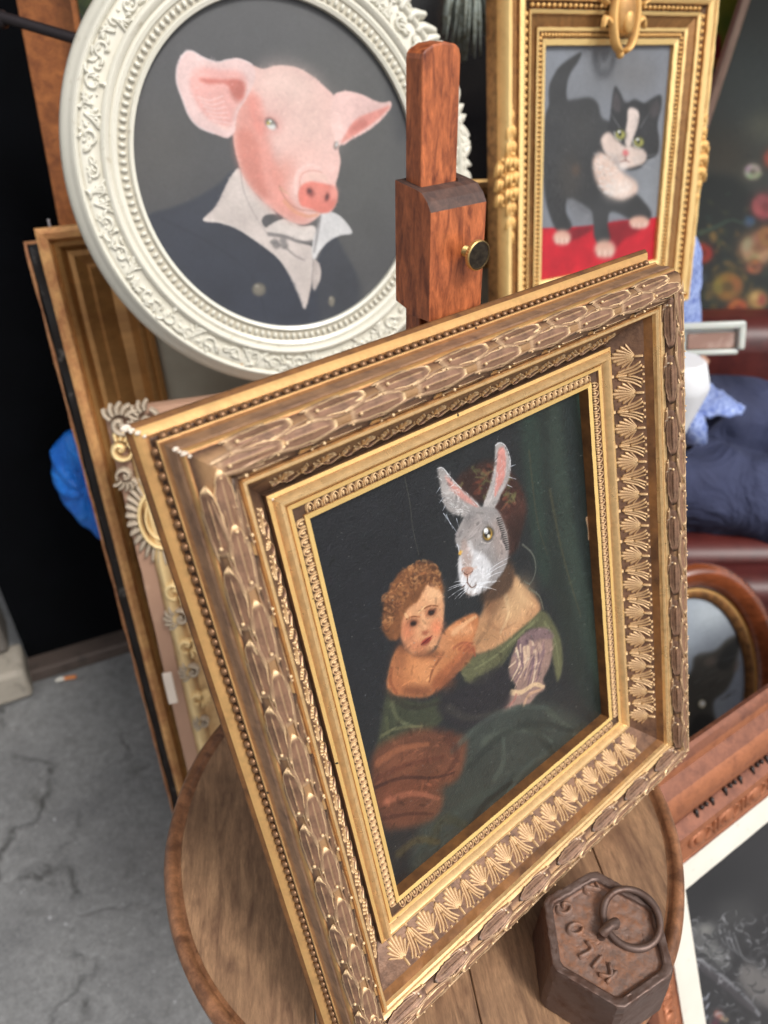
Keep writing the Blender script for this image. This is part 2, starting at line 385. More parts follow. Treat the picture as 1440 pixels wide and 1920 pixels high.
for i in range(NX + 1):
    row = []
    for j in range(NX + 1):
        x = 60 * math.copysign(abs(i / NX * 2 - 1) ** 3, i / NX * 2 - 1); y = 60 * math.copysign(abs(j / NX * 2 - 1) ** 3, j / NX * 2 - 1)
        row.append((x, y, .0035 * (math.sin(x * 7 + y * 3) * math.sin(y * 5 - x * 2)) - .003 if abs(x) < 4 and abs(y) < 4 else -.003))
    P.append(row)
mb.grid(P); tag(mb.build('ground', m_floor, angle=None), kind='structure')

# dark doorway wall at the back left
m_dark = paint('black_door_paint', (4, 5, 8), rough=.9, spec=.08, var=.4, bumps=.1)
m_void = paint('dark_cloth', (9, 10, 13), rough=.95, spec=.1, var=.4)
m_stone = paint('worn_stone', (104, 98, 92), dirt=(70, 64, 58), rough=.8, scale=20, bumps=.5)
m_thres = paint('threshold_wood', (74, 62, 56), dirt=(44, 38, 34), rough=.75, scale=30, bumps=.4)
a_, b_ = at_z(60, 1262, .0), at_z(215, 1214, .0); dw = Vector((b_.x - a_.x, b_.y - a_.y, 0)).normalized(); nw = Vector((dw.y, -dw.x, 0))
MW = mat4(dw, Vector((0, 0, 1)), nw, a_)
wall = empty('shop_wall', MW, 'black painted shopfront wall with a pale stone pilaster at its foot', 'wall')
mb = MB(); mb.box((.70, 1.5, -.05), (1.4, 2.98, .06)); mb.build('black_panel', m_dark, wall)
for i, x in enumerate((.45, 1.2)):
    mb = MB(); mb.box((x, 1.6, -.016), (.05, 2.6, .02)); bevel(mb.build('batten', m_dark, wall), .003)
mb = MB(); mb.box((.70, .012, .0), (1.42, .035, .06)); bevel(mb.build('threshold', m_thres, wall), .006)
mb = MB(); mb.box((-.25, .9, -.03), (.46, 1.6, .1)); bevel(mb.build('pilaster', m_stone, wall), .01)
mb = MB(); mb.box((-.24, .045, .03), (.48, .085, .1)); bevel(mb.build('pilaster_base', paint('pale_stone', (150, 142, 130), dirt=(90, 84, 76), rough=.8, scale=25, bumps=.5), wall), .012, 3)
mb = MB(); mb.box((-.26, 2.35, -.05), (.46, 1.2, .06)); mb.build('upper_panel', m_dark, wall)
# rear wall of the stall and awning overhead that keep the back in shade
mb = MB(); mb.box((1.1, 2.6, 1.4), (4.6, .06, 2.8)); tag(mb.build('stall_back_wall', m_void), 'dark cloth covered wall closing the back of the stall', 'wall')
mb = MB()
P = [[(-.9 + i * .45, 1.02 + j * .32, 2.35 + .18 * j / 5 - .03 * math.sin(i * 1.4) * (j % 2)) for j in range(6)] for i in range(11)]
mb.grid(P); P2 = [[(p[0], p[1], p[2] + .01) for p in r] for r in P]; mb.grid(P2)
tag(mb.build('awning', m_void, angle=None), 'dark canvas awning stretched over the back of the stall', 'awning')

# cigarette end on the floor by the threshold
p0 = at_z(122, 1272, .006); e = empty('cigarette_end', mat4(Vector((.97, .2, 0)), Vector((-.2, .97, 0)), Vector((0, 0, 1)), p0), 'crushed orange tipped cigarette end on the grey floor below the black wall', 'cigarette end')
mb = MB(); mb.tube([(-.002, 0, 0), (.024, .001, .0)], .0042, 10); mb.build('filter', paint('filter_paper', (196, 120, 66), rough=.8), e)
mb = MB(); mb.tube([(-.02, -.003, 0), (-.011, -.001, .001), (-.002, 0, 0)], [.003, .0046, .0042], 10); mb.build('paper', paint('cigarette_paper', (205, 200, 190), rough=.8), e)
m_grit = paint('grit_stone', (150, 150, 150), rough=.8); mb = MB(); g = random.Random(11)
for i in range(420):
    x, y = g.uniform(-1.0, -.05), g.uniform(.1, 1.15); r = g.uniform(.0006, .0022)
    mb.sphere((x, y, .003), r, 5, 3, sc=(1, g.uniform(.6, 1.2), .6))
tag(mb.build('grit', m_grit), 'pale grit scattered over the grey floor', kind='stuff')

# ------------------------------------------------------------------ round wooden table
TZ = .75; TC = Vector((.0295, .362, TZ)); TR = .2092
m_top = wood('table_top_wood', (186, 146, 110), (114, 84, 64), axis=1, scale=1.9, run=1.4, rough=.42, contrast=.55, stain=(84, 60, 48), bumps=.35)
m_rim = wood('table_rim_wood', (160, 110, 76), (104, 68, 46), axis=2, run=3, rough=.4, contrast=.4, bumps=.3)
m_leg = wood('table_leg_wood', (110, 70, 46), (62, 38, 26), axis=2, rough=.45)
tb = empty('round_table', Matrix.Translation((TC.x, TC.y, 0)) @ Matrix.Rotation(R(8), 4, 'Z'), 'small round tripod table with a raised rim and stained plank top under the easel', 'table')
ri = TR - .0125; cuts = [-ri, -.098, .012, .131, ri]
for k in range(4):
    x0, x1 = cuts[k] + .0004, cuts[k + 1] - .0004; poly = []
    for i in range(25):
        x = x0 + (x1 - x0) * i / 24; poly.append((x, -math.sqrt(max(0, ri * ri - x * x))))
    for i in range(25):
        x = x1 + (x0 - x1) * i / 24; poly.append((x, math.sqrt(max(0, ri * ri - x * x))))
    q = []
    for p in poly:
        if not q or math.dist(p, q[-1]) > 1e-5: q.append(p)
    if math.dist(q[0], q[-1]) < 1e-5: q.pop()
    mb = MB(); mb.prism(q, TZ - .016, TZ + (.0003 if k % 2 else 0)); o = mb.build('plank', m_top, tb, smooth=False, weld=0); bevel(o, .0006, 1)
mb = MB(); pr = [(ri - .002, TZ - .018), (ri - .0005, TZ + .0005), (ri + .0015, TZ - .0015), (ri + .003, TZ + .002), (ri + .006, TZ + .0045), (ri + .0095, TZ + .0035), (TR, TZ - .001), (TR + .0005, TZ - .008), (TR - .002, TZ - .016), (TR - .008, TZ - .0185)]
P = []
for i in range(160):
    a = 2 * math.pi * i / 160; P.append([((r + .0004 * math.sin(a * 13 + z * 400)) * math.cos(a), (r + .0004 * math.sin(a * 9)) * math.sin(a), z) for r, z in pr])
mb.grid(P, closed_u=True, closed_v=True); mb.build('rim', m_rim, tb, angle=None)
mb = MB(); mb.lathe([(.0, .09), (.03, .09), (.034, .12), (.022, .16), (.018, .2), (.03, .26), (.034, .3), (.02, .36), (.016, .42), (.015, .55), (.022, .6), (.03, .64), (.05, .70), (.07, .7335), (0, .7335)], 28); mb.build('pedestal', m_leg, tb)
for k in range(3):
    a = R(90 + 120 * k); mb = MB(); mb.tube([(.02 * math.cos(a), .02 * math.sin(a), .13), (.08 * math.cos(a), .08 * math.sin(a), .12), (.15 * math.cos(a), .15 * math.sin(a), .06), (.19 * math.cos(a), .19 * math.sin(a), .018), (.205 * math.cos(a), .205 * math.sin(a), .013)], [.018, .018, .014, .012, .013], 10); mb.build('leg', m_leg, tb)

# ------------------------------------------------------------------ main gilded frame with the rabbit painting
S = .22; SW = 1.0; SH = 1.2298
FXv, FYv, FZv = Vector((.769212, .638993, 0)), Vector((-.165384, .199087, .965926)), Vector((.61722, -.743002, .258819))
FC = Vector((.0701822, .3455382, .973276)); MF = mat4(FXv, FYv, FZv, FC)
PR = [(.0, -.036), (.0, .0), (.013, .003), (.0145, -.002), (.041, .001), (.0425, .008), (.053, .0095), (.0545, .006), (.058, .008), (.062, .020), (.068, .027), (.076, .0275), (.082, .022), (.086, .014), (.088, .0165), (.097, .0135), (.0975, -.006),
      (.101, -.005), (.112, .006), (.124, .020), (.137, .037), (.149, .056), (.157, .071), (.1635, .081), (.1645, .0845), (.1760, .102), (.1770, .113), (.181, .1185), (.187, .1185), (.1895, .111), (.193, .109), (.196, .1155), (.2015, .119), (.2045, .122),
      (.2050, .113), (.2085, .127), (.2165, .1395), (.228, .1475), (.241, .1490), (.254, .1455), (.265, .137), (.2725, .124), (.2755, .113), (.2800, .111), (.2825, .104), (.2830, .093), (.2860, .089), (.2875, .080), (.2870, .069), (.2895, .052), (.2935, .042), (.2965, .040), (.2970, .034), (.2945, .031), (.2940, .008), (.2975, .005), (.3040, .006), (.3120, .002), (.3215, -.005), (.3290, -.0156), (.3292, -.024)]
def u_of(a): return min(range(len(PR)), key=lambda i: abs(PR[i][0] - a))
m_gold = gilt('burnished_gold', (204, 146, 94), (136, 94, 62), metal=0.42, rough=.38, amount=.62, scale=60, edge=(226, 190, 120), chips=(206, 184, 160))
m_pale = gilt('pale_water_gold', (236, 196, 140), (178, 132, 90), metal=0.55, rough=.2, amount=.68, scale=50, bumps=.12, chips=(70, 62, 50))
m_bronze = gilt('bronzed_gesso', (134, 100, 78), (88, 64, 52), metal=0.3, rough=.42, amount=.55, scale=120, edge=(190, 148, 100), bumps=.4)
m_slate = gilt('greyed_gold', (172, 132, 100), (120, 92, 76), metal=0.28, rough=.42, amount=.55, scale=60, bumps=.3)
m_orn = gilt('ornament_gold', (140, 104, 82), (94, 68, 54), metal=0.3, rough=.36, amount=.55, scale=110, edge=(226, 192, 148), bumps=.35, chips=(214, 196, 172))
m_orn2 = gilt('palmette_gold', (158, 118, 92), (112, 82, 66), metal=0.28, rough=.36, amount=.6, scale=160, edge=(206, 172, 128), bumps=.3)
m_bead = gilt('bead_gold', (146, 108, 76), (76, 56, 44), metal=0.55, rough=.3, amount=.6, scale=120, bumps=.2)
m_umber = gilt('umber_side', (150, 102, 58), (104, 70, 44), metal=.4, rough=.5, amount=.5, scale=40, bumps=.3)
MATS = [m_gold, m_pale, m_bronze, m_slate, m_umber]
def segmat(i):
    u = (PR[i][0] + PR[i + 1][0]) / 2; h = (PR[i][1] + PR[i + 1][1]) / 2
    if i == 0: return 4
    if u < .014: return 0
    if u < .042: return 2
    if u < .055: return 0
    if u < .087: return 1
    if u < .0972: return 0
    if u < .1625: return 2
    if u < .1765: return 4
    if u < .189: return 1
    if u < .2048: return 1 if u > .193 else 4
    if u < .2757: return 2
    if u < .2832: return 0
    if u < .2893: return 3
    if u < .2975 and h > .038: return 0
    if u < .2975: return 2
    if u < .3216: return 0
    return 4
seg = [segmat(i) for i in range(len(PR) - 1)]
PRs = [(u * S, h * S) for u, h in PR]
mf = empty('gilded_picture_frame', MF, 'large gilt frame in front, beaded and leaf moulded, holding a rabbit headed mother with child', 'picture')
rails(mf, SW * S, SH * S, PRs, MATS, seg, along=90, rough=.00005, seed=5)
# backing inside the frame
mb = MB(); mb.box((0, 0, -.0112), (1.5 * S, 1.73 * S, .003)); mb.build('back_board', m_umber, mf)

def side_len(k, u): return ((SW if k % 2 == 0 else SH) + 2 * u)
def cove(a, v, lift):   # frieze surface, v 0 inner .. 1 outer
    pts = PR[16:24]; us = [p[0] for p in pts]; s = [0]
    for i in range(1, len(pts)): s.append(s[-1] + math.dist(pts[i], pts[i - 1]))
    t = min(max(v, 0), 1) * s[-1]; u = np.interp(t, s, us); h = np.interp(t, s, [p[1] for p in pts])
    i = min(max(np.searchsorted(s, t) - 1, 0), len(pts) - 2); du, dh = pts[i + 1][0] - pts[i][0], pts[i + 1][1] - pts[i][1]; L = math.hypot(du, dh)
    return (a * S, (u - dh / L * lift) * S, (h + du / L * lift) * S)
def coveA(a, v, lift): return cove_(a, v * .80, lift * .7)
cove_ = cove
def palmette_mesh(kind):
    cove = coveA if kind == 'A' else cove_
    mb = MB()
    if kind == 'B':   # fan opening inwards, base at the outer edge
        for j in range(9):
            t = (j - 4) / 4; ang = t * 1.25; L = .64 - .20 * abs(t); bx, bv = t * .005, .74
            mb_path = [(bx, bv), (bx + math.sin(ang) * .019, bv - math.cos(ang * .8) * L * .5), (bx + math.sin(ang) * .034, bv - math.cos(ang * .85) * L)]
            stroke(mb, cove, mb_path, [.0024, .0044, .0060, .0044], .0040, steps=6)
        stroke(mb, cove, [(0, .74), (0, .97)], [.003, .0045, .003], .008, steps=4)
    else:             # fan opening outwards over a pair of volutes
        for j in range(7):
            t = (j - 3) / 3; ang = t * 1.25; L = .52 - .16 * abs(t); bx, bv = t * .004, .40
            stroke(mb, cove, [(bx, bv), (bx + math.sin(ang) * .014, bv + math.cos(ang * .8) * L * .55), (bx + math.sin(ang) * .027, bv + math.cos(ang * .8) * L)], [.0013, .0026, .0038, .003], .006, steps=6)
        for sgn in (-1, 1):
            stroke(mb, cove, [(0, .38), (sgn * .010, .27), (sgn * .019, .30), (sgn * .017, .40), (sgn * .012, .37)], [.0022, .003, .0026, .0016], .007, steps=8)
    return mb.mesh('palmette_' + ('fan' if kind == 'B' else 'crest'), m_orn2)
def lotus_mesh(kind):
    cove = coveA if kind == 'A' else cove_
    mb = MB()
    if kind == 'B':
        stroke(mb, cove, [(0, .06), (0, .20)], [.004, .008, .006, .003], .013, steps=5)
        stroke(mb, cove, [(0, .24), (0, .55)], [.004, .0045, .0015], .008, steps=5)
        for sgn in (-1, 1):
            stroke(mb, cove, [(sgn * .003, .26), (sgn * .008, .5), (sgn * .016, .75), (sgn * .028, .93)], [.003, .0046, .005, .0034], .0046, steps=9)
            stroke(mb, cove, [(sgn * .010, .30), (sgn * .015, .45), (sgn * .024, .70), (sgn * .038, .90)], [.0026, .004, .0046, .003], .0046, steps=9)
            stroke(mb, cove, [(sgn * .001, .55), (sgn * .006, .75), (sgn * .014, .94)], [.002, .003, .002], .007, steps=6)
        for s2 in (-.022, 0, .022): stroke(mb, cove, [(s2, .93), (s2, .99)], [.003, .0045, .003], .008, steps=3)
    else:
        for v0, w in ((.42, .004), (.55, .0065), (.70, .005), (.82, .003)): stroke(mb, cove, [(0, v0 - .05), (0, v0 + .05)], [w * .5, w, w * .5], .011, steps=3)
        for sgn in (-1, 1):
            stroke(mb, cove, [(0, .34), (sgn * .010, .24), (sgn * .020, .14), (sgn * .034, .15), (sgn * .042, .26)], [.0026, .0022, .002, .0018], .006, steps=10)
            stroke(mb, cove, [(0, .34), (sgn * .009, .40), (sgn * .012, .50)], [.002, .0025, .001], .007, steps=5)
    return mb.mesh('lotus_' + kind, m_orn2)
orn = {('p', 'A'): palmette_mesh('A'), ('p', 'B'): palmette_mesh('B'), ('l', 'A'): lotus_mesh('A'), ('l', 'B'): lotus_mesh('B')}
def place_orn(name, me, k, a, jit=.0): 
    o = put(name, me, mf, side_matrix(k, SW * S, SH * S) @ Matrix.Translation((a * S, 0, 0)) @ Matrix.Diagonal((1 + random.uniform(-jit, jit), 1, 1, 1))); return o
for k in range(4):
    kind = 'A' if k in (0, 3) else 'B'; L = side_len(k, .13); sp = .112; n_ = int((L + .01) / sp); 
    for i in range(n_):
        place_orn('palmette', orn[('p', kind)], k, (i - (n_ - 1) / 2) * sp, .03)
        if i < n_ - 1: place_orn('lotus', orn[('l', kind)], k, (i - (n_ - 1) / 2 + .5) * sp, .03)
# leaf garland on the big torus
TCu, TCh, TRr = .2405, .1130, .0355
def tor(a, phi, lift):
    return (a * S, (TCu + (TRr + lift) * math.cos(phi)) * S, (TCh + (TRr + lift) * math.sin(phi)) * S)
def leaf_mesh(phi0, seed):
    g = random.Random(seed); mb = MB(); n1, n2 = 21, 21; P = []; Ln = .150
    for i in range(n1):
        s = i / (n1 - 1); w = .26 + .26 * math.sin(math.pi * min(1, s * .9 + .05)) if s < .55 else (.26 + .26 * math.sin(math.pi * .545)) * max(0.0, 1 - ((s - .55) / .45) ** 2.2) ** .8 * (1 + .07 * math.sin(s * 46))
        row = []
        for j in range(n2):
            t = -1 + 2 * j / (n2 - 1); ww = w * (1 + .05 * math.sin(s * 20 + seed))
            rim = max(0, abs(t) - .80) / .20; vein = .0005 * math.cos(t * 14) ; mid = math.exp(-(t / .16) ** 2) * .0022 * (1 if .12 < s < .85 else 0)
            tip = max(0, (s - .78) / .22)
            lift = .0034 + .0022 * s - .0012 * (1 - t * t) + .0044 * (rim ** 1.0) * (0.3 if j in (0, n2 - 1) else 1) + .0025 * tip * (0.2 if i == n1 - 1 else 1) + mid * .6
            if j in (0, n2 - 1) or i == n1 - 1 or i == 0: lift = -.001 if (j in (0, n2 - 1) or i == 0) else .001
            row.append(tor((s - .5) * Ln, phi0 + t * ww, lift))
        P.append(row)
    mb.grid(P)
    def T(a, v, l): return tor(a, v, l + .004)
    for (a, v, r) in ((-.052, phi0 + .02, .0042), (-.074, phi0 + .40, .0026)):
        c0 = tor(a, v, .0085); mb.sphere(c0, r * S, 8, 5)
    stroke(mb, T, [(-.035, phi0), (.0, phi0 + .02), (.045, phi0)], [.0030, .002, .001], .003, steps=6)
    for sg in (-1, 1):
        stroke(mb, T, [(-.070, phi0 + sg * .30), (-.05, phi0 + sg * .46), (-.015, phi0 + sg * .62), (.02, phi0 + sg * .66)], [.015, .03, .025, .008], .0030, steps=8)
    return mb.mesh('leaf_%d' % seed, m_orn)
rows = [(R(88), 0), (R(38), .5), (R(140), .5)]
lm = [[leaf_mesh(ph, 3 * i + q) for q in range(3)] for i, (ph, _) in enumerate(rows)]
for k in range(4):
    L = side_len(k, .24); n_ = 8 if k % 2 == 0 else 10; sp = (L - .03) / n_
    for ri_, (ph, off) in enumerate(rows):
        for i in range(n_ + (1 if off == 0 else 0) - (0 if off else 0)):
            a = (i - (n_ - 1) / 2 - (.5 if off == 0 else 0)) * sp
            if abs(a) > L / 2 - .055: 
                if off == 0 and abs(a) > L / 2 - .05: a = math.copysign(L / 2 - .072, a)
            o = put('leaf', lm[ri_][(i + k) % 3], mf, side_matrix(k, SW * S, SH * S) @ Matrix.Translation((a * S, 0, 0)))
# beads in the outer hollow
mb = MB(); mb.sphere((0, 0, 0), .0094 * S, 12, 8); me_bead = mb.mesh('bead', m_bead)
for k in range(4):
    L = side_len(k, .298); n_ = int((L - .02) / .0254); 
    for i in range(n_):
        put('bead', me_bead, mf, side_matrix(k, SW * S, SH * S) @ Matrix.Translation(((i - (n_ - 1) / 2) * .0254 * S, .2975 * S, .0195 * S)) @ Matrix.Diagonal((random.uniform(.93, 1.05),) * 3 + (1,)))
# tongue ornament of the slip
for k in range(4):
    mb = MB(); L = side_len(k, .028) - .02; n_ = int(L / .0236)
    def fl(a, v, l): return (a * S, v * S, (.0005 + l) * S)
    for i in range(n_):
        a0 = (i - (n_ - 1) / 2) * .0236
        stroke(mb, fl, [(a0 - .0085, .018), (a0 - .0080, .031), (a0, .0385), (a0 + .0080, .031), (a0 + .0085, .018)], [.0022, .0026, .0026, .0022], .008, n=5, steps=9)
        mb.sphere(fl(a0, .026, .001), .0052 * S, 7, 4, sc=(.8, 1.5, 1))
    o = mb.build('tongue_ornament', m_orn2, mf, M=side_matrix(k, SW * S, SH * S), angle=None); o['kind'] = 'stuff'
# corner chips and mitre cracks of white gesso at the near corner
m_gesso = paint('bare_gesso', (222, 208, 190), dirt=(150, 96, 72), rough=.8, scale=300, amount=.62, bumps=.6)
def prof_at(u):
    us = [p[0] for p in PR[1:-1]]; return np.interp(u, us, [p[1] for p in PR[1:-1]])
mb = MB(); g = random.Random(4)
for (u, h, w) in ((.327, -.010, .013), (.322, -.003, .010), (.314, .004, .008), (.306, .008, .006), (.286, .092, .008), (.283, .104, .006), (.279, .112, .010), (.274, .122, .006), (.199, .1225, .0035), (.086, .017, .004)):
    for q in range(2):
        x, y = -(SW / 2 + u) * S, (SH / 2 + u) * S; r = w * S * .62
        mb.sphere((x + g.uniform(-.3, .3) * r, y + g.uniform(-.3, .3) * r, h * S), r, 7, 5, sc=(g.uniform(.7, 1.5), g.uniform(.5, 1.1), .45))
mb.build('gesso_chip', m_gesso, mf, angle=60)

# the painting on its panel
MP = MF @ Matrix.Translation((.012 * S, -.008 * S, -.0345 * S)); PW, PH = 1.06 * S, 1.29 * S
cv = Canvas(MP, PW, PH, 860, (36, 38, 40)); cv.pre = (540, 700, .4861)
cv.blob((250, 700), 330, 620, (33, 34, 38), .9); cv.poly([(900, -80), (1150, -120), (1300, 60), (1330, 1400), (1150, 1300), (1020, 900), (930, 600)], (36, 44, 41), 40)
cv.poly([(1000, -60), (1070, -60), (1100, 300), (1180, 800), (1230, 1200), (1150, 1100), (1060, 700), (1010, 300)], (56, 70, 62), 25, .6)
cv.poly([(1040, 20), (1090, 20), (1150, 400), (1250, 1000), (1200, 1000), (1110, 600)], (32, 40, 40), 18, .8)
cv.poly([(900, 100), (960, 80), (980, 400), (1010, 800), (960, 760), (920, 420)], (44, 60, 52), 20, .6)
cv.line([(1120, 60), (1150, 300), (1190, 560)], (66, 96, 80), 22, 8, .5, .9); cv.line([(1010, 450), (1060, 700), (1130, 940)], (82, 76, 54), 12, 4, .45, .9)
cv.line([(930, 300), (960, 560), (1000, 700)], (80, 70, 50), 8, 3, .4, .9)
# lower drapery
cv.poly([(620, 1500), (700, 1370), (800, 1290), (920, 1260), (1050, 1290), (1180, 1360), (1240, 1420), (1200, 1700), (760, 2000), (480, 2000), (520, 1700)], (54, 60, 56), 26)
cv.line([(760, 1420), (900, 1370), (1020, 1420)], (84, 92, 82), 34, 10, .5, .9); cv.line([(800, 1560), (830, 1500), (830, 1400)], (76, 84, 76), 26, 12, .6, .9)
cv.line([(1000, 1300), (1120, 1400), (1180, 1460)], (78, 86, 74), 20, 8, .4, .9); cv.line([(640, 1700), (760, 1620), (900, 1600)], (62, 72, 66), 40, 14, .4, .9)
cv.line([(560, 1800), (600, 1720), (700, 1750)], (60, 60, 46), 40, 20, .5, .9)
# child's wrap and legs
cv.poly([(380, 1240), (430, 1250), (520, 1270), (590, 1250), (600, 1330), (520, 1400), (440, 1430), (340, 1480), (350, 1400)], (58, 62, 48), 12)
cv.line([(400, 1270), (430, 1340), (520, 1370)], (104, 106, 78), 18, 8, .5, .9); cv.line([(380, 1330), (400, 1420), (480, 1400)], (88, 92, 66), 14, 6, .5, .9)
cv.poly([(330, 1460), (420, 1400), (520, 1370), (640, 1390), (690, 1420), (660, 1560), (560, 1610), (430, 1650), (340, 1680), (320, 1580)], (98, 60, 44), 20, .95, .25)
cv.poly([(340, 1600), (420, 1560), (560, 1570), (600, 1640), (560, 1720), (420, 1760), (360, 1740)], (112, 66, 48), 18, .8, .25)
cv.line([(330, 1600), (440, 1560), (560, 1560), (640, 1540)], (64, 38, 32), 14, 8, .8, .8); cv.line([(360, 1720), (460, 1700), (560, 1700)], (66, 40, 34), 16, 8, .6, .9)
cv.blob((450, 1500), 90, 40, (150, 92, 66), .8, .5, -15)
# mother: chest, shawl, sleeve
cv.poly([(850, 740), (880, 790), (935, 840), (975, 900), (955, 945), (890, 1000), (830, 1050), (760, 1080), (705, 1080), (690, 1010), (725, 960), (760, 900), (770, 850), (810, 800)], (184, 138, 100), 12)
cv.poly([(760, 850), (830, 800), (860, 750), (872, 800), (850, 870), (800, 920), (765, 930)], (120, 84, 60), 18, .8); cv.line([(880, 800), (900, 860), (950, 900)], (216, 170, 126), 30, 14, .6, .9); cv.line([(770, 960), (820, 990), (880, 960)], (146, 104, 76), 14, 6, .5, .9)
cv.blob((880, 880), 55, 90, (206, 172, 130), .8, .6, 25); cv.blob((760, 1010), 50, 40, (150, 112, 78), .9, .6); cv.line([(800, 900), (770, 980), (730, 1040)], (140, 104, 76), 26, 12, .6, .9)
cv.line([(840, 860), (850, 930), (820, 1000)], (216, 186, 146), 18, 8, .4, .9)
cv.poly([(980, 915), (1010, 940), (1050, 1020), (1060, 1120), (1040, 1190), (1020, 1100), (1000, 1000), (930, 990), (880, 1040), (830, 1120), (770, 1190), (710, 1205), (665, 1150), (700, 1100), (800, 1060), (880, 1000), (950, 940)], (92, 92, 66), 7)
cv.line([(960, 950), (880, 1020), (800, 1090), (720, 1140)], (126, 128, 92), 12, 6, .6, .8); cv.line([(990, 960), (1030, 1030), (1045, 1130)], (120, 124, 88), 10, 4, .5, .8); cv.line([(860, 1060), (800, 1140), (720, 1180)], (58, 60, 46), 12, 6, .6, .8)
cv.poly([(880, 1050), (920, 1000), (990, 985), (1020, 1030), (1012, 1120), (985, 1180), (992, 1215), (960, 1240), (930, 1275), (890, 1280), (820, 1305), (850, 1240), (880, 1210), (850, 1150)], (150, 122, 112), 7)
cv.poly([(890, 1040), (930, 990), (1000, 985), (1025, 1020), (960, 1030), (900, 1070)], (118, 96, 100), 6, .8)
for i in range(34):
    t = g.random() if False else random.random(); x0 = 880 + 110 * t; q = random.uniform(-10, 10); L_ = random.uniform(60, 150); y0 = 1030 + random.uniform(0, 60)
    cv.line([(x0, y0), (x0 + 6 + q - 14 * t, y0 + L_ * .5), (x0 - 26 + q + 8 * t, y0 + L_)], random.choice([(212, 182, 154), (188, 158, 140), (126, 100, 106), (164, 132, 122), (222, 196, 168), (104, 80, 90)]), random.uniform(7, 15), 4, .7, .7)
cv.line([(860, 1230), (900, 1230), (950, 1200), (985, 1210)], (216, 184, 146), 18, 12, .9, .6); cv.line([(910, 1280), (930, 1240), (975, 1220)], (200, 160, 130), 12, 8, .8, .6); cv.line([(840, 1290), (870, 1265), (880, 1240)], (160, 110, 100), 12, 8, .8, .6)
cv.poly([(690, 1200), (830, 1130), (860, 1240), (820, 1310), (700, 1370), (600, 1330), (580, 1260)], (38, 36, 40), 14, .9)
# child
cv.poly([(430, 1050), (480, 1085), (560, 1080), (600, 1000), (650, 955), (720, 925), (735, 960), (700, 1060), (640, 1130), (570, 1225), (520, 1250), (440, 1245), (385, 1225), (392, 1130)], (184, 118, 76), 7)
cv.blob((520, 1150), 60, 60, (220, 156, 106), .9, .7); cv.poly([(560, 1180), (640, 1100), (690, 1050), (725, 1060), (700, 1110), (640, 1170), (570, 1230)], (164, 96, 62), 8, .8)
cv.line([(600, 1080), (560, 1140), (545, 1190)], (120, 70, 46), 14, 6, .7, .8); cv.line([(640, 1000), (690, 960), (722, 940)], (226, 176, 130), 22, 12, .7, .9)
for i in range(4): cv.line([(640 + i * 20, 1060 + i * 4), (672 + i * 14, 1040 + i * 8), (710 + i * 4, 1042 + i * 16)], (150, 84, 58), 11, 7, .8, .7)
cv.blob((430, 1190), 40, 50, (140, 82, 54), .9, .6); cv.line([(400, 1140), (395, 1190), (420, 1235)], (120, 66, 44), 14, 10, .6, .9)
cv.poly([(515, 812), (575, 812), (597, 850), (602, 920), (594, 990), (568, 1052), (525, 1088), (480, 1082), (445, 1045), (428, 965), (440, 890), (480, 850)], (206, 150, 110), 7)
cv.blob((560, 850), 35, 40, (232, 186, 142), .9, .7); cv.blob((460, 990), 30, 46, (188, 108, 76), .9, .7); cv.blob((575, 985), 24, 36, (212, 118, 84), .9, .7); cv.blob((500, 1055), 40, 22, (176, 100, 70), .9, .6); cv.blob((498, 930), 34, 50, (206, 156, 116), .9, .5)
for cx, cy in ((482, 962), (552, 920)):
    cv.blob((cx, cy), 24, 15, (110, 62, 44), .8, .85, -20); cv.blob((cx + 1, cy + 3), 13, 9, (36, 24, 22), .6, .95, -15)
    cv.line([(cx - 24, cy - 14), (cx, cy - 24), (cx + 26, cy - 22)], (126, 76, 50), 7, 4, .8)
cv.line([(520, 930), (528, 975), (532, 1000)], (222, 168, 126), 12, 9, .7, .8); cv.blob((530, 1000), 14, 8, (140, 72, 52), .8, .8, -20); cv.blob((534, 1032), 24, 9, (150, 50, 42), .6, .95, -35); cv.line([(514, 1046), (532, 1032), (556, 1012)], (84, 30, 28), 4, 3, .9)
cv.poly([(362, 970), (372, 880), (400, 815), (430, 770), (470, 745), (520, 728), (560, 745), (590, 790), (600, 850), (570, 815), (540, 812), (520, 840), (500, 880), (460, 910), (438, 960), (430, 1020), (395, 1030), (370, 1000)], (124, 78, 48), 7, .97, .3)
g = random.Random(5)
for i in range(150):
    t = g.random(); x = 375 + 205 * t; y = 900 - 150 * math.sin(t * 2.2) + g.uniform(-36, 100) * (1 - t * .6)
    if x > 500 and y > 835: continue
    r_ = g.uniform(8, 17); a = g.uniform(0, 6.28); cv.line([(x + r_ * math.cos(a + q * 1.3), y + r_ * math.sin(a + q * 1.3)) for q in range(4)], g.choice([(166, 114, 72), (74, 46, 32), (140, 90, 56), (96, 60, 40), (186, 136, 90)]), 10, 5, .5, .9)
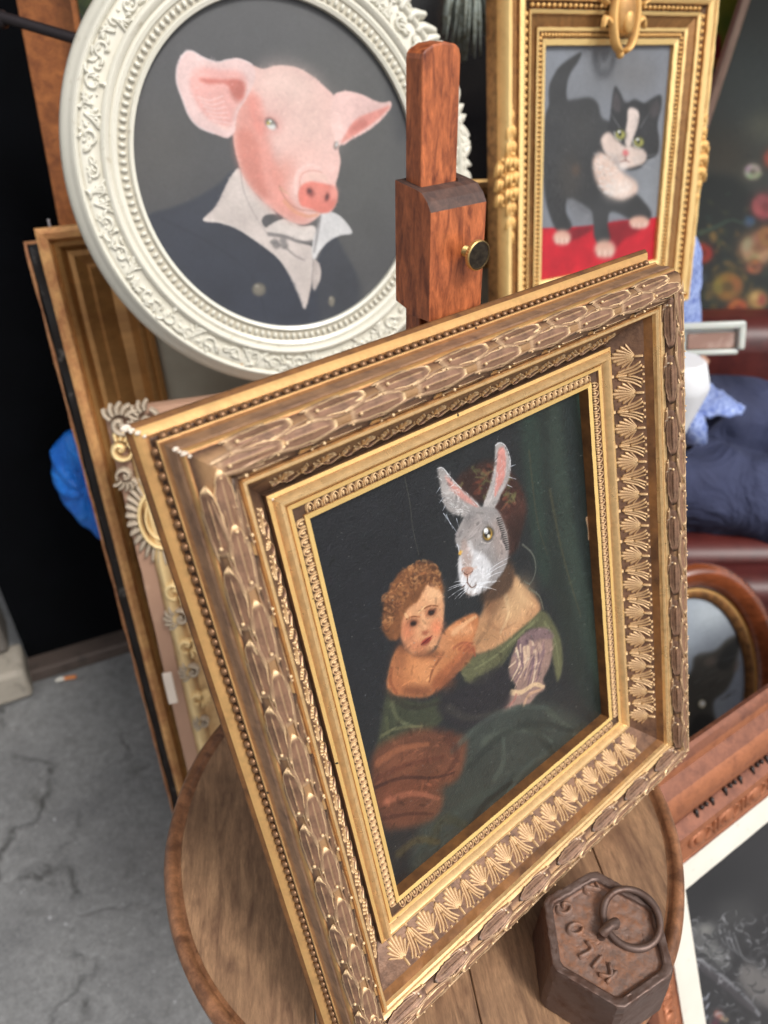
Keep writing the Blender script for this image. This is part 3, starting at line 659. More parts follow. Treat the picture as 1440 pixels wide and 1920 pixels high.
# turban hair
cv.poly([(640, 430), (680, 380), (740, 345), (800, 340), (860, 380), (900, 440), (920, 520), (900, 620), (880, 680), (840, 700), (810, 560), (770, 500), (700, 500), (655, 460)], (62, 38, 32), 14, .95, .4)
for i in range(46):
    a = g.uniform(0, 6.28); r_ = g.uniform(.3, 1); x, y = 780 + 120 * r_ * math.cos(a), 450 + 110 * r_ * math.sin(a)
    cv.line([(x, y), (x + g.uniform(-22, 22), y + g.uniform(-18, 18)), (x + g.uniform(-30, 30), y + g.uniform(-30, 30))], g.choice([(112, 60, 44), (64, 34, 28), (118, 116, 76), (96, 98, 62), (130, 84, 62)]), 13, 5, .55, .9)
cv.line([(905, 660), (945, 700), (955, 760), (935, 810), (910, 800)], (104, 106, 96), 7, 4, .7); cv.line([(930, 830), (970, 860), (985, 910)], (110, 108, 92), 7, 4, .7)
cv.poly([(800, 700), (860, 720), (870, 800), (840, 850), (780, 880), (740, 860)], (66, 50, 40), 12, .8)
# rabbit ears and head
GR = (148, 143, 142)
ear1 = [(576, 368), (598, 366), (630, 405), (668, 445), (712, 480), (745, 520), (730, 545), (690, 556), (655, 548), (618, 530), (596, 490), (586, 430)]
ear2 = [(800, 278), (818, 268), (838, 280), (855, 320), (858, 375), (846, 425), (822, 468), (795, 520), (752, 525), (762, 480), (782, 420), (796, 350)]
cv.poly(ear1, (166, 160, 158), 4); cv.poly([(606, 392), (650, 432), (700, 480), (738, 520), (705, 505), (660, 478), (625, 440)], (206, 146, 136), 5, .9)
cv.fur(ear1, (214, 212, 212), 60, 26, 200, 25, 2.5, .8, 4); cv.poly(ear2, (172, 166, 164), 4)
cv.poly([(812, 292), (832, 288), (842, 330), (836, 400), (812, 452), (796, 476), (802, 400), (806, 340)], (208, 142, 132), 5, .95); cv.fur(ear2, (206, 204, 206), 40, 24, 100, 14, 2.5, .6, 5)
for pt in ((856, 360, 878, 352), (852, 400, 880, 408), (846, 430, 866, 440), (586, 440, 572, 462), (598, 480, 584, 500), (608, 510, 596, 530), (600, 540, 652, 615), (610, 545, 636, 600), (650, 560, 662, 606)):
    cv.line([(pt[0], pt[1]), (pt[2], pt[3])], (196, 202, 214), 3, 1.5, .9)
cv.line(ear1[:4], (232, 232, 234), 4, 3, .8); cv.line(ear2[:5], (226, 228, 232), 4, 3, .8)
head = [(700, 535), (745, 515), (800, 520), (826, 560), (846, 620), (852, 690), (838, 750), (800, 805), (760, 838), (722, 856), (688, 846), (664, 800), (656, 740), (660, 690), (644, 640), (660, 590)]
cv.poly(head, GR, 4); cv.blob((720, 600), 40, 60, (172, 160, 156), .9, .6, 20); cv.blob((815, 640), 28, 90, (168, 148, 140), .9, .6, -8)
cv.blob((700, 560), 20, 36, (120, 116, 116), .9, .5, 20); cv.fur(head, (196, 192, 192), 200, 15, 110, 40, 2, .45, 8); cv.fur(head, (104, 100, 100), 120, 13, 110, 40, 2, .35, 9)
for i in range(16): y = 560 + i * 8; x = 806 + i * 2.4; cv.line([(x, y), (x + 16, y - 4)], (40, 38, 38), 5, 2, .8)
cv.poly([(668, 690), (700, 676), (740, 690), (772, 716), (786, 756), (770, 806), (728, 850), (688, 842), (662, 800), (658, 740)], (212, 211, 214), 8, .95); cv.poly([(672, 640), (692, 650), (712, 700), (700, 760), (680, 764), (668, 700)], (170, 150, 142), 9, .8)
cv.poly([(690, 655), (706, 645), (716, 690), (704, 700)], (226, 224, 226), 6, .6); cv.fur([(670, 690), (740, 690), (780, 760), (740, 840), (680, 830)], (240, 240, 243), 80, 16, 70, 40, 2, .6, 12)
cv.poly([(670, 752), (700, 746), (716, 754), (704, 776), (688, 784), (676, 774)], (182, 140, 122), 3); cv.line([(692, 782), (690, 806), (672, 826)], (96, 66, 54), 5, 3, .95); cv.line([(690, 804), (708, 826), (726, 816)], (96, 66, 54), 5, 3, .95); cv.line([(672, 762), (690, 776), (712, 764)], (90, 58, 48), 4, 3, .9)
cv.blob((706, 842), 20, 9, (224, 220, 220), .6, .9); cv.line([(684, 848), (706, 856), (728, 848)], (120, 104, 98), 4, 3, .7)
cv.blob((771, 620), 22, 29, (44, 40, 38), .3, 1, 8); cv.blob((771, 620), 17, 23, (206, 160, 60), .3, 1, 8); cv.blob((769, 618), 13, 18, (24, 22, 24), .3, 1, 8); cv.blob((764, 608), 9, 12, (245, 247, 250), .3, 1); cv.blob((774, 628), 6, 8, (226, 222, 206), .4, 1)
cv.line([(746, 650), (770, 656), (790, 646)], (206, 198, 192), 4, 2, .8); cv.blob((664, 692), 6, 10, (200, 150, 60), .4, .9); cv.line([(652, 660), (658, 672), (660, 690)], (210, 214, 224), 4, 2, .9)
for x0, y0, x1, y1 in ((690, 810, 620, 828), (688, 814, 616, 838), (690, 822, 618, 866), (694, 828, 642, 872), (700, 832, 660, 868), (730, 812, 818, 802), (734, 818, 800, 806), (730, 822, 804, 836), (726, 826, 780, 832), (760, 770, 858, 708), (764, 780, 846, 732), (768, 790, 832, 764), (690, 804, 640, 806), (770, 560, 700, 620)):
    cv.line([(x0, y0), ((x0 + x1) / 2, (y0 + y1) / 2 - 4), (x1, y1)], (228, 230, 236), 3.2, 1.2, .9 if x0 != 770 else .2)
for x, y, rx, ry, c_, al in ((470, 1140, 50, 60, (196, 130, 84), .6), (430, 1110, 30, 40, (120, 74, 50), .6), (600, 1040, 40, 50, (206, 150, 108), .5), (670, 990, 50, 20, (226, 172, 128), .6), (600, 1190, 50, 30, (120, 68, 44), .6), (500, 1225, 60, 20, (96, 54, 38), .7), (540, 1085, 60, 16, (120, 72, 48), .7), (440, 1060, 30, 20, (90, 54, 38), .6)):
    cv.blob((x, y), rx, ry, c_, .9, al)
for pts, c_, w_ in (([(620, 1290), (700, 1330), (820, 1300)], (58, 56, 52), 30), ([(640, 1450), (760, 1340), (880, 1290), (1000, 1290)], (70, 78, 72), 26), ([(700, 1520), (820, 1400), (960, 1350), (1100, 1380)], (34, 40, 38), 30), ([(820, 1680), (900, 1540), (1020, 1450)], (72, 80, 74), 34), ([(700, 1760), (760, 1660), (860, 1580)], (32, 36, 34), 34), ([(920, 1350), (990, 1420), (1040, 1500)], (40, 46, 42), 30), ([(600, 1840), (680, 1800), (760, 1860)], (60, 66, 58), 30),
        ([(350, 1500), (430, 1450), (540, 1430)], (158, 98, 68), 30), ([(350, 1560), (460, 1510), (600, 1480)], (92, 52, 40), 26), ([(380, 1650), (480, 1620), (580, 1640)], (164, 100, 76), 26), ([(620, 1400), (650, 1480), (600, 1560)], (78, 46, 36), 36), ([(430, 1850), (500, 1800), (580, 1810)], (84, 74, 50), 34), ([(380, 1230), (470, 1290), (590, 1270)], (46, 44, 38), 22), ([(360, 1400), (420, 1370), (520, 1360)], (110, 108, 78), 14)):
    cv.line(pts, c_, w_, w_ * .5, .6, .9)
cv.brush(3600, 12, 4.2, .22, .42, 2); cv.brush(6000, 6, 2.2, .16, .45, 3)
# craquelure, with pale flecks that paint in the speckled glare on the surface
for i in range(900):
    x, y = g.uniform(100, 1250), g.uniform(40, 1980); l = g.uniform(1, 9) * (1 if i % 3 else .3); cv.line([(x, y), (x + l, y + g.uniform(-3, 3))], g.choice([(110, 112, 116), (150, 148, 142), (84, 88, 92)]), g.uniform(1.6, 3.6), 1, g.uniform(.1, .5) if i % 9 else .9, smooth=False)
cv.line([(450, 400), (470, 500), (482, 600), (505, 700)], (86, 86, 76), 3, 2, .7); cv.line([(1154, 560), (1160, 600), (1160, 640)], (188, 150, 116), 14, 6, .9)
panel('painting', PW, PH, cv.material('rabbit_painting', gain=.72, rough=.30, weave=620, wb=.55, spec=.5), mf, Matrix.Translation((.012 * S, -.008 * S, -.0345 * S)))

# ------------------------------------------------------------------ easel
m_easel = wood('easel_wood', (226, 128, 76), (108, 48, 28), axis=1, scale=2.6, run=2.2, rough=.42, contrast=.5, coat=.25, bumps=.3)
m_end = wood('easel_end_grain', (104, 74, 62), (62, 44, 40), axis=2, scale=2.4, rough=.6)
m_brass = gilt('aged_brass', (150, 120, 78), (66, 54, 44), metal=.95, rough=.34, amount=.5, scale=160, edge=(206, 176, 116), bumps=.15)
m_dbr = gilt('dark_brass_face', (84, 74, 62), (48, 42, 38), metal=.8, rough=.3, amount=.5, scale=300, bumps=.2)
ex, ey, ez = basis(36.2, 1.07); O = Vector((.02478, .38799, CAMH - .15523))
ea = empty('table_easel', mat4(ex, ey, ez, O), 'small reddish wooden table easel, its clamp block gripping the top of the gilt frame', 'easel')
w, d, h = .03725, .0294, .0546
def xprism(mb, prof_zy, x0, x1, mi=0):   # profile in (z,y), extruded along x
    nn = len(prof_zy); vs = [(x0, y, z) for z, y in prof_zy] + [(x1, y, z) for z, y in prof_zy]
    mb.add(vs, [tuple(range(nn)), tuple(range(2 * nn - 1, nn - 1, -1))] + [(i, nn + i, nn + (i + 1) % nn, (i + 1) % nn) for i in range(nn)], mi)
mb = MB(); xprism(mb, [(0, 0), (0, h + .0015), (-.003, h + .006), (-.0075, h + .0095), (-.012, h + .0105), (-d, h + .0125), (-d, .004), (-.020, .002), (-.0195, -.0005), (-.008, -.0005), (-.0075, 0)], 0, w)
o = mb.build('clamp_block', [m_easel, m_end], ea, smooth=False)
for p in o.data.polygons:
    if p.normal.y > .35: p.material_index = 1
bevel(o, .0009, 3)
mb = MB(); pw = .0235; px0 = .0045
poly = [(px0, -.26), (px0 + pw, -.26), (px0 + pw, .1208), (px0 + pw - .0010, .1238), (px0 + pw - .0035, .1256), (px0 + pw * .6, .1268), (px0 + pw * .3, .1262), (px0 + .0020, .1242), (px0 + .0004, .1226), (px0, .1205)]
mb.prism(poly, -.0265, -.0135); bevel(mb.build('mast', m_easel, ea, smooth=False), .0010, 3)
mb = MB(); mb.prism([(px0 + pw - .0005, h + .007), (w - .004, h + .008), (w - .004, h + .0122), (px0 + pw - .0005, h + .0122)], -.024, -.012); mb.build('wedge', m_end, ea)
sx, sy = .0235, .0335
mb = MB(); mb.lathe([(.0026 + (.0003 if i % 2 else -.0002), i * .00055) for i in range(16)], 16, M=Matrix.Translation((sx, sy, -.001))); mb.build('screw_shank', m_brass, ea)
mb = MB(); Mk = Matrix.Translation((sx, sy, .0085)); ng = 72; rr = .0075; P = []
for i in range(ng):
    a = 2 * math.pi * i / ng; k1 = 1 + (.035 if i % 2 else -.01)
    P.append([Mk @ Vector((r * math.cos(a), r * math.sin(a), z)) for r, z in ((0, -.0002), (rr * .9, 0), (rr * k1, .0004), (rr * k1, .0024), (rr * .95, .0029), (rr * .88, .0030), (rr * .86, .0026), (0, .0027))])
mb.grid(P, closed_u=True); o = mb.build('thumb_screw', [m_brass, m_dbr], ea)
for p in o.data.polygons:
    if p.normal.z > .9 and p.center.z > .0095: p.material_index = 1
# lower part of the easel behind and under the frame
def wpt(x, y, z): return mat4(ex, ey, ez, O).inverted() @ Vector((x, y, z))
for s_ in (-1, 1):
    f = FC + FXv * s_ * .10 - FYv * (.945 * S); ft = Vector((f.x, f.y, TZ + .006)); tp = O + ex * .016 - ez * .03 - ey * .02
    mb = MB(); mb.tube([ea.matrix_world.inverted() @ q for q in (ft + Vector((-.01, .012, 0)), tp)], .006, 6); mb.build('leg', m_easel, ea)
bk = O - ez * .14; bk.z = TZ + .006; mb = MB(); mb.tube([ea.matrix_world.inverted() @ q for q in (bk, O - ez * .03 - ey * .05)], .006, 6); mb.build('leg', m_easel, ea)
Ml = ea.matrix_world.inverted() @ MF
mb = MB(); mb.box((0, -(.5 * SH + .333) * S - .0065, -.004), (.25, .012, .030), M=Ml); bevel(mb.build('ledge', m_easel, ea), .001)
for s_ in (-1, 1):
    mb = MB(); c0 = MF @ Vector((s_ * .09, -(.5 * SH + .333) * S - .012, -.004)); mb.box((0, 0, 0), (.014, .03, c0.z - TZ - .0005), M=ea.matrix_world.inverted() @ Matrix.Translation((c0.x, c0.y, TZ + .0005 + (c0.z - TZ - .0005) / 2))); mb.build('foot', m_easel, ea)

# ------------------------------------------------------------------ iron weight
m_iron = paint('rusted_iron', (134, 108, 96), dirt=(140, 98, 74), rough=.6, scale=130, amount=.5, bumps=1.0, metal=.25, var=.35)
m_iron2 = paint('dark_iron', (112, 92, 84), dirt=(86, 60, 48), rough=.5, scale=70, amount=.55, bumps=.6, metal=.55, var=.3)
WR, WH = .0452, .052; MWt = Matrix.Translation((.1462, .2428, TZ + .0004)) @ Matrix.Rotation(R(-2), 4, 'Z')
wt = empty('iron_weight', MWt, 'rusty hexagonal cast iron weight with a ring handle, on the table beside the gilt frame', 'weight')
import mathutils
def hexa(r, z, sub=26, rnd=.06):
    out = []
    for k in range(6):
        a0, a1 = R(90 + 60 * k), R(150 + 60 * k); p, q = Vector((math.cos(a0), math.sin(a0))), Vector((math.cos(a1), math.sin(a1)))
        for i in range(sub):
            t = rnd + (1 - 2 * rnd) * i / (sub - 1); x = p.lerp(q, t) * r; out.append((x.x, x.y, z))
    return out
mb = MB(); key = [(1.035, 0), (1.05, .002), (1.045, .012), (1.02, .035), (1.0, WH - .002), (.985, WH - .0003), (.965, WH), (.875, WH - .0002), (.85, WH - .001), (.825, WH - .0038), (.80, WH - .0045), (.02, WH - .0045)]
fine = []; nf = [1, 6, 12, 9, 3, 2, 6, 2, 3, 2, 34]
for (r0, z0), (r1, z1), q in zip(key, key[1:], nf):
    for i in range(q): t = i / q; fine.append((r0 + (r1 - r0) * t, z0 + (z1 - z0) * t))
fine.append(key[-1]); rings = []
for r, z in fine:
    row = []
    for x, y, zz in hexa(WR * r, z):
        v3 = Vector((x, y, zz)); k_ = mathutils.noise.fractal(v3 * 190, .7, 2.1, 4); k2 = mathutils.noise.noise(v3 * 60); pit = max(0, mathutils.noise.noise(v3 * 420) - .35) * .0018
        am = .00042 if zz > WH - .006 else .00022; out_ = Vector((x, y, 0)).normalized() if r > .84 else Vector(); d_ = am * k_ + .0003 * k2 - pit
        row.append((x + out_.x * d_, y + out_.y * d_, zz + (d_ if zz > WH - .008 else 0)))
    rings.append(row)
ks = next(i for i, (r, z) in enumerate(fine) if r < .84)
mb.grid(rings[:ks + 1], 1, closed_v=True); mb.grid(rings[ks:], 0, closed_v=True)
mb.add(rings[-1], [tuple(range(len(rings[0])))], 0); mb.add(rings[0], [tuple(range(len(rings[0])))], 1)
mb.build('body', [m_iron, m_iron2], wt, angle=28, weld=1e-5)
# raised ring pocket line and cast letters
zt = WH - .0045
def flat(a, v, l): return (a, v, zt + l)
def wl(px, py): p = MWt.inverted() @ at_z(px, py, TZ + WH - .0045); return (p.x, p.y)
def letter(chars, pos, ang, size):
    P = {'K': [[(0, 0), (0, 1)], [(.6, 1), (.05, .5), (.6, 0)]], 'I': [[(.2, 0), (.2, 1)]], 'L': [[(0, 1), (0, 0), (.55, 0)]], 'O': [[(.3, 0), (.02, .25), (.02, .75), (.3, 1), (.58, .75), (.58, .25), (.3, 0)]], 'G': [[(.58, .85), (.3, 1), (.02, .7), (.02, .3), (.3, 0), (.58, .2), (.58, .48), (.35, .48)]], '2': [[(.02, .8), (.3, 1), (.56, .75), (.02, 0), (.6, 0)]], '.': [[(.1, 0), (.16, .06)]]}
    mb = MB(); ca, sa = math.cos(ang), math.sin(ang)
    for pth in P[chars]:
        q = [(pos[0] + size * ((x - .3) * ca - (y - .5) * sa), pos[1] + size * ((x - .3) * sa + (y - .5) * ca)) for x, y in pth]
        stroke(mb, flat, q, [.0015, .0019, .0015], .0030, n=5, steps=max(4, 2 * len(q)))
    o = mb.build('cast_letter', m_iron, wt, angle=None); return o
seq = [('K', (1139, 1826)), ('I', (1117, 1803)), ('L', (1092, 1781)), ('O', (1079, 1744)), ('G', (1058, 1706))]
pts_ = [wl(*p) for _, p in seq]
for i, (ch, _) in enumerate(seq):
    a0, a1 = pts_[max(i - 1, 0)], pts_[min(i + 1, len(seq) - 1)]; letter(ch, pts_[i], math.atan2(a1[1] - a0[1], a1[0] - a0[0]), .0105)
letter('2', wl(1108, 1668), math.atan2(pts_[4][1] - pts_[3][1], pts_[4][0] - pts_[3][0]), .010)
# ring lying back on the top, held by a staple
rc = wl(1181, 1729); rz = zt + .0052; RR = .0186
mb = MB(); P = []
for i in range(48):
    a = 2 * math.pi * i / 48; ca, sa = math.cos(a), math.sin(a); rr = .0024 + .0002 * math.sin(a * 3)
    tl = .22 * (RR * ca * .2 + RR * sa * .6)
    P.append([(rc[0] + (RR + rr * math.cos(t)) * ca, rc[1] + (RR * 1.0 + rr * math.cos(t)) * sa, rz + tl + rr * math.sin(t)) for t in [2 * math.pi * j / 10 for j in range(10)]])
mb.grid(P, closed_u=True, closed_v=True); mb.build('ring', m_iron2, wt, angle=None)
st0, st1 = wl(1127, 1757), wl(1150, 1742); mb = MB(); cx, cy = (st0[0] + st1[0]) / 2, (st0[1] + st1[1]) / 2
mb.tube([(st0[0], st0[1], zt - .001), (st0[0] + .0005, st0[1], zt + .006), (cx, cy, zt + .0105), (st1[0], st1[1], zt + .0085), (st1[0] + .001, st1[1] + .001, zt + .003)], [.0034, .0034, .0032, .0033, .003], 10); mb.build('staple', m_iron2, wt, angle=50)
# ------------------------------------------------------------------ oval white frame with the pig portrait
ex, ey, ez = basis(19.9, 13.6, 8.7); OV = mat4(ex, ey, ez, Vector((-.10781, .9, 1.14119)))
ov = empty('oval_picture_frame', OV, 'white oval frame with scroll relief around a portrait of a pig in a collar', 'picture')
m_white = paint('white_frame_enamel', (212, 208, 194), dirt=(160, 148, 124), rough=.32, scale=90, amount=.68, bumps=.08, var=.06, coat=.2, chips=(196, 150, 96))
OA, OB = .1584, .1692
pro = [(-.001, -.008), (-.001, .0005), (.0025, .0022), (.0045, .0005), (.0048, -.0015), (.0150, -.0010), (.0155, .0015), (.019, .0032), (.0225, .0015), (.0235, .004), (.0275, .0062), (.0305, .0045), (.0320, .0005), (.036, -.0005), (.043, .0008), (.0485, .0006), (.0520, -.001), (.0530, .0015), (.0555, .0028), (.0580, .0012), (.0600, -.004), (.0640, -.0085), (.0680, -.0135), (.0705, -.0195), (.0700, -.024), (.066, -.026), (.0, -.020)]
P = []; NO = 200
for i in range(NO):
    a = 2 * math.pi * i / NO; P.append([((OA + u) * math.cos(a), (OB + u) * math.sin(a), h) for u, h in pro])
mb = MB(); mb.grid(P, closed_u=True); mb.build('moulding', m_white, ov, angle=50)
def oval_m(a, u, h):
    p = Vector(((OA + u) * math.cos(a), (OB + u) * math.sin(a), h)); t = Vector((-(OA + u) * math.sin(a), (OB + u) * math.cos(a), 0)).normalized()
    return mat4(-t, Vector((0, 0, 1)).cross(-t), Vector((0, 0, 1)), p)
mb = MB(); mb.sphere((0, 0, 0), .0029, 8, 5, sc=(.85, 1.35, 1)); me = mb.mesh('bead', m_white)
for i in range(142): put('bead', me, ov, oval_m(2 * math.pi * i / 142, .010, .0004))
def scroll_mesh(seed):
    g = random.Random(seed); mb = MB(); f = lambda a, v, l: (a, v, .0002 + l)
    sg = g.choice((-1, 1))
    sp_ = [(math.cos(t) * r_ + .004, math.sin(t) * r_ * sg) for t, r_ in zip(np.linspace(0, 5.2, 9), np.linspace(.0088, .0022, 9))]
    stroke(mb, f, sp_, [.0015, .0022, .0022, .0015], .0040, steps=20)
    for k in range(7):
        x = g.uniform(-.023, .022); y = g.uniform(-.0075, .0075); a = g.uniform(-1.2, 1.2) + (math.pi if k % 2 else 0); L = g.uniform(.006, .013); b2 = a + g.choice((-1, 1)) * .9
        stroke(mb, f, [(x, y), (x + L * .5 * math.cos(a), y + L * .5 * math.sin(a)), (x + L * .5 * math.cos(a) + L * .5 * math.cos(b2), max(-.0098, min(.0098, y + L * .5 * math.sin(a) + L * .5 * math.sin(b2))))], [.0009, .0021, .0026, .0010], g.uniform(.0025, .0042), steps=7)
    for k in range(6): mb.sphere((g.uniform(-.02, .02), g.uniform(-.008, .008), .0008), g.uniform(.001, .0022), 7, 4, sc=(1.2, 1, 1))
    for k in range(4):
        t = (k - 1.5) / 1.5; stroke(mb, f, [(-.016, -.004 * sg), (-.012 - .003 * abs(t), .002 * sg + t * .003), (-.010 + t * .007, .0095 * sg - abs(t) * .003)], [.001, .0016, .0012], .0036, steps=6)
    return mb.mesh('scroll_%d' % seed, m_white)
scs = [scroll_mesh(i) for i in range(6)]
for i in range(32):
    put('scroll_ornament', scs[(i * 5) % 6], ov, oval_m(2 * math.pi * i / 32, .0425, 0) @ Matrix.Diagonal((1 if i % 2 else -1, 1, 1.05, 1)))
# acanthus crest climbing the right shoulder
def shoulder(a0, spread, n, seed, L0=.03):
    g = random.Random(seed); mb = MB()
    for k in range(n):
        a = R(a0 + spread * (k / max(1, n - 1) - .5)); Mx = oval_m(a, .058, -.006); f = lambda x, v, l: Mx @ Vector((x, v, l))
        q = g.uniform(-.3, .3); stroke(mb, f, [(0, -.008), (.004 * q, .002), (.010 * math.sin(q * 3 + k), .010), (.014 * math.sin(q * 3 + k), L0 * .62)], [.004, .0065, .005, .0015], .010 if L0 > .01 else .005, steps=9)
        stroke(mb, f, [(-.006, -.006), (-.002, 0), (.006, .004), (.008, -.002)], [.002, .003, .003, .001], .006, steps=9)
    return mb
shoulder(35, 30, 9, 4, .022).build('acanthus_crest', m_white, ov, angle=None)
shoulder(2, 44, 19, 6, .004).build('acanthus_edge', m_white, ov, angle=None)
MPg = OV @ Matrix.Translation((0, 0, -.0065)); cv = Canvas(MPg, .33, .352, 760, (76, 76, 78)); cv.pre = (320, 60, .30556)
cv.blob((1100, 700), 400, 700, (80, 80, 79), .9); cv.blob((-80, 700), 260, 300, (84, 82, 80), .9, .8); cv.poly([(700, -300), (1300, -200), (1500, 400), (1400, 700), (1300, 250), (1050, -20)], (56, 57, 60), 50, .9)
cv.poly([(-330, 1300), (-150, 1130), (0, 1080), (150, 1020), (300, 930), (420, 850), (700, 1000), (900, 1150), (950, 1290), (1010, 1250), (1060, 1350), (1120, 1450), (1150, 1560), (1120, 1700), (900, 1900), (400, 1950), (-50, 1750), (-330, 1400)], (53, 57, 68), 12)
cv.poly([(1000, 1260), (1120, 1450), (1180, 1600), (1130, 1800), (950, 1850), (900, 1500)], (58, 60, 66), 22, .7); cv.line([(-50, 1150), (250, 1300), (500, 1500), (600, 1800)], (46, 50, 60), 22, 10, .5, .9)
cv.poly([(600, 1130), (760, 1150), (940, 1100), (940, 1290), (880, 1420), (780, 1400), (640, 1300)], (96, 94, 94), 8)
cv.poly([(425, 838), (372, 880), (335, 950), (275, 1070), (198, 1155), (300, 1172), (400, 1205), (500, 1268), (600, 1340), (668, 1400), (735, 1500), (790, 1620), (822, 1702), (842, 1640), (862, 1560), (870, 1470), (874, 1400), (868, 1320), (800, 1290), (700, 1180), (620, 1080), (540, 1010), (480, 920)], (206, 194, 188), 4)
cv.poly([(600, 1215), (640, 1160), (720, 1150), (800, 1190), (880, 1190), (890, 1240), (870, 1290), (780, 1275), (690, 1250), (620, 1240)], (214, 204, 198), 5); cv.poly([(558, 1160), (580, 1125), (640, 1118), (690, 1140), (640, 1165), (600, 1190), (580, 1200)], (84, 82, 84), 5)
cv.line([(600, 1240), (700, 1255), (800, 1290), (870, 1285)], (112, 108, 108), 24, 18, .8, .7); cv.line([(620, 1290), (700, 1320), (760, 1370), (820, 1400)], (136, 130, 128), 22, 8, .7, .9)
for p in ((640, 1290), (690, 1280), (650, 1310), (700, 1312)): cv.blob(p, 22, 20, (110, 106, 106), .6, .8); cv.blob((p[0] - 4, p[1] - 4), 9, 8, (150, 146, 144), .6, .7)
cv.line([(430, 850), (450, 980), (520, 1130), (600, 1250)], (170, 160, 156), 9, 6, .8); cv.line([(200, 1150), (300, 1165), (420, 1210), (560, 1300), (680, 1410), (760, 1560), (815, 1700)], (222, 214, 208), 5, 3, .7)
cv.poly([(930, 1095), (1000, 1108), (1060, 1148), (1114, 1232), (1040, 1248), (970, 1285), (915, 1345), (882, 1400), (866, 1350), (880, 1260), (915, 1160)], (216, 214, 214), 4); cv.line([(915, 1130), (900, 1240), (880, 1350)], (140, 136, 136), 26, 12, .7, .9)
cv.poly([(880, 1395), (915, 1430), (922, 1490), (905, 1550), (880, 1585), (868, 1540), (872, 1450)], (196, 184, 178), 4)
for i in range(9): cv.line([(872, 1420 + i * 17), (915 - i, 1410 + i * 18)], (128, 120, 118), 4, 2, .7, smooth=False)
for i in range(8): cv.blob((856 - i * 3, 1520 + i * 20), 8, 9, (206, 192, 184), .5, .9)
# head
ear1 = [(66, 150), (100, 118), (140, 122), (190, 152), (250, 176), (300, 184), (350, 170), (430, 168), (500, 200), (520, 280), (470, 400), (410, 500), (392, 610), (345, 650), (260, 622), (170, 580), (112, 512), (72, 410), (38, 310), (40, 215)]
headp = [(384, 640), (398, 740), (432, 850), (480, 935), (540, 1010), (610, 1075), (690, 1135), (760, 1172), (820, 1182), (880, 1155), (930, 1112), (985, 1100), (1015, 1050), (1022, 985), (1012, 940), (1030, 870), (1042, 790), (1030, 720), (1040, 690), (1080, 660), (1040, 480), (1000, 390), (950, 340), (890, 285), (800, 228), (720, 206), (640, 206), (570, 226), (510, 206), (440, 172), (380, 168), (330, 300), (390, 480)]
cv.poly(headp, (224, 184, 176), 5); ear2 = [(1000, 392), (1050, 364), (1100, 364), (1180, 386), (1260, 424), (1310, 432), (1345, 424), (1356, 448), (1335, 490), (1275, 556), (1200, 612), (1110, 660), (1050, 695), (1000, 640), (980, 500)]
cv.poly(ear2, (230, 192, 186), 5); cv.poly([(1346, 452), (1260, 482), (1160, 522), (1105, 570), (1070, 630), (1045, 682), (1120, 640), (1220, 575), (1300, 510)], (220, 138, 126), 9, .9); cv.poly([(1200, 540), (1130, 560), (1090, 620), (1130, 620), (1210, 570)], (190, 106, 96), 12, .6)
cv.poly([(400, 520), (430, 380), (480, 350), (530, 400), (560, 480), (600, 640), (640, 780), (690, 880), (720, 990), (780, 1090), (860, 1150), (800, 1172), (690, 1132), (600, 1065), (520, 980), (440, 850), (400, 720)], (222, 142, 128), 40, .7)
cv.poly([(400, 620), (480, 600), (540, 700), (560, 860), (600, 1000), (560, 1010), (470, 910), (410, 760)], (200, 118, 102), 30, .5); cv.poly([(500, 380), (560, 420), (580, 520), (560, 640), (500, 560), (480, 440)], (224, 140, 128), 26, .6)
cv.blob((720, 320), 190, 110, (228, 200, 190), .9, .7, 15); cv.blob((850, 560), 170, 200, (228, 196, 186), .9, .6); cv.blob((640, 480), 100, 60, (226, 186, 178), .9, .5); cv.blob((790, 760), 120, 80, (232, 186, 176), .9, .6, -20); cv.blob((700, 860), 70, 90, (216, 140, 124), .9, .5)
cv.poly(ear1, (228, 196, 192), 5); cv.poly([(130, 250), (200, 215), (300, 230), (420, 240), (470, 300), (450, 400), (400, 480), (370, 580), (300, 570), (220, 520), (160, 440), (120, 340)], (228, 164, 156), 22, .8)
cv.poly([(170, 290), (220, 285), (320, 292), (400, 290), (450, 320), (440, 400), (400, 400), (340, 320), (230, 318)], (200, 106, 94), 13, .8); cv.poly([(380, 300), (450, 310), (450, 400), (400, 430), (360, 360)], (176, 98, 86), 16, .6)
for i in range(6): cv.line([(170 + i * 18, 400 + i * 28), (240 + i * 14, 420 + i * 26), (320 + i * 10, 392 + i * 34)], (238, 208, 204), 18, 8, .45, .9)
for i in range(5): cv.line([(290 + i * 14, 560 + i * 8), (320 + i * 8, 590 + i * 4), (360 + i * 4, 560 + i * 12)], (238, 204, 194), 7, 3, .55, .8)
cv.line(ear1[:9], (240, 222, 222), 16, 8, .6, .9); cv.line(ear1[14:] + ear1[:1], (236, 216, 216), 14, 14, .6, .9); cv.fur(ear1, (244, 220, 216), 160, 32, 120, 70, 3, .35, 3)
cv.fur(headp, (244, 222, 214), 420, 22, 70, 50, 3, .28, 4); cv.fur(headp[:14], (236, 160, 146), 160, 26, 20, 40, 3, .3, 6)
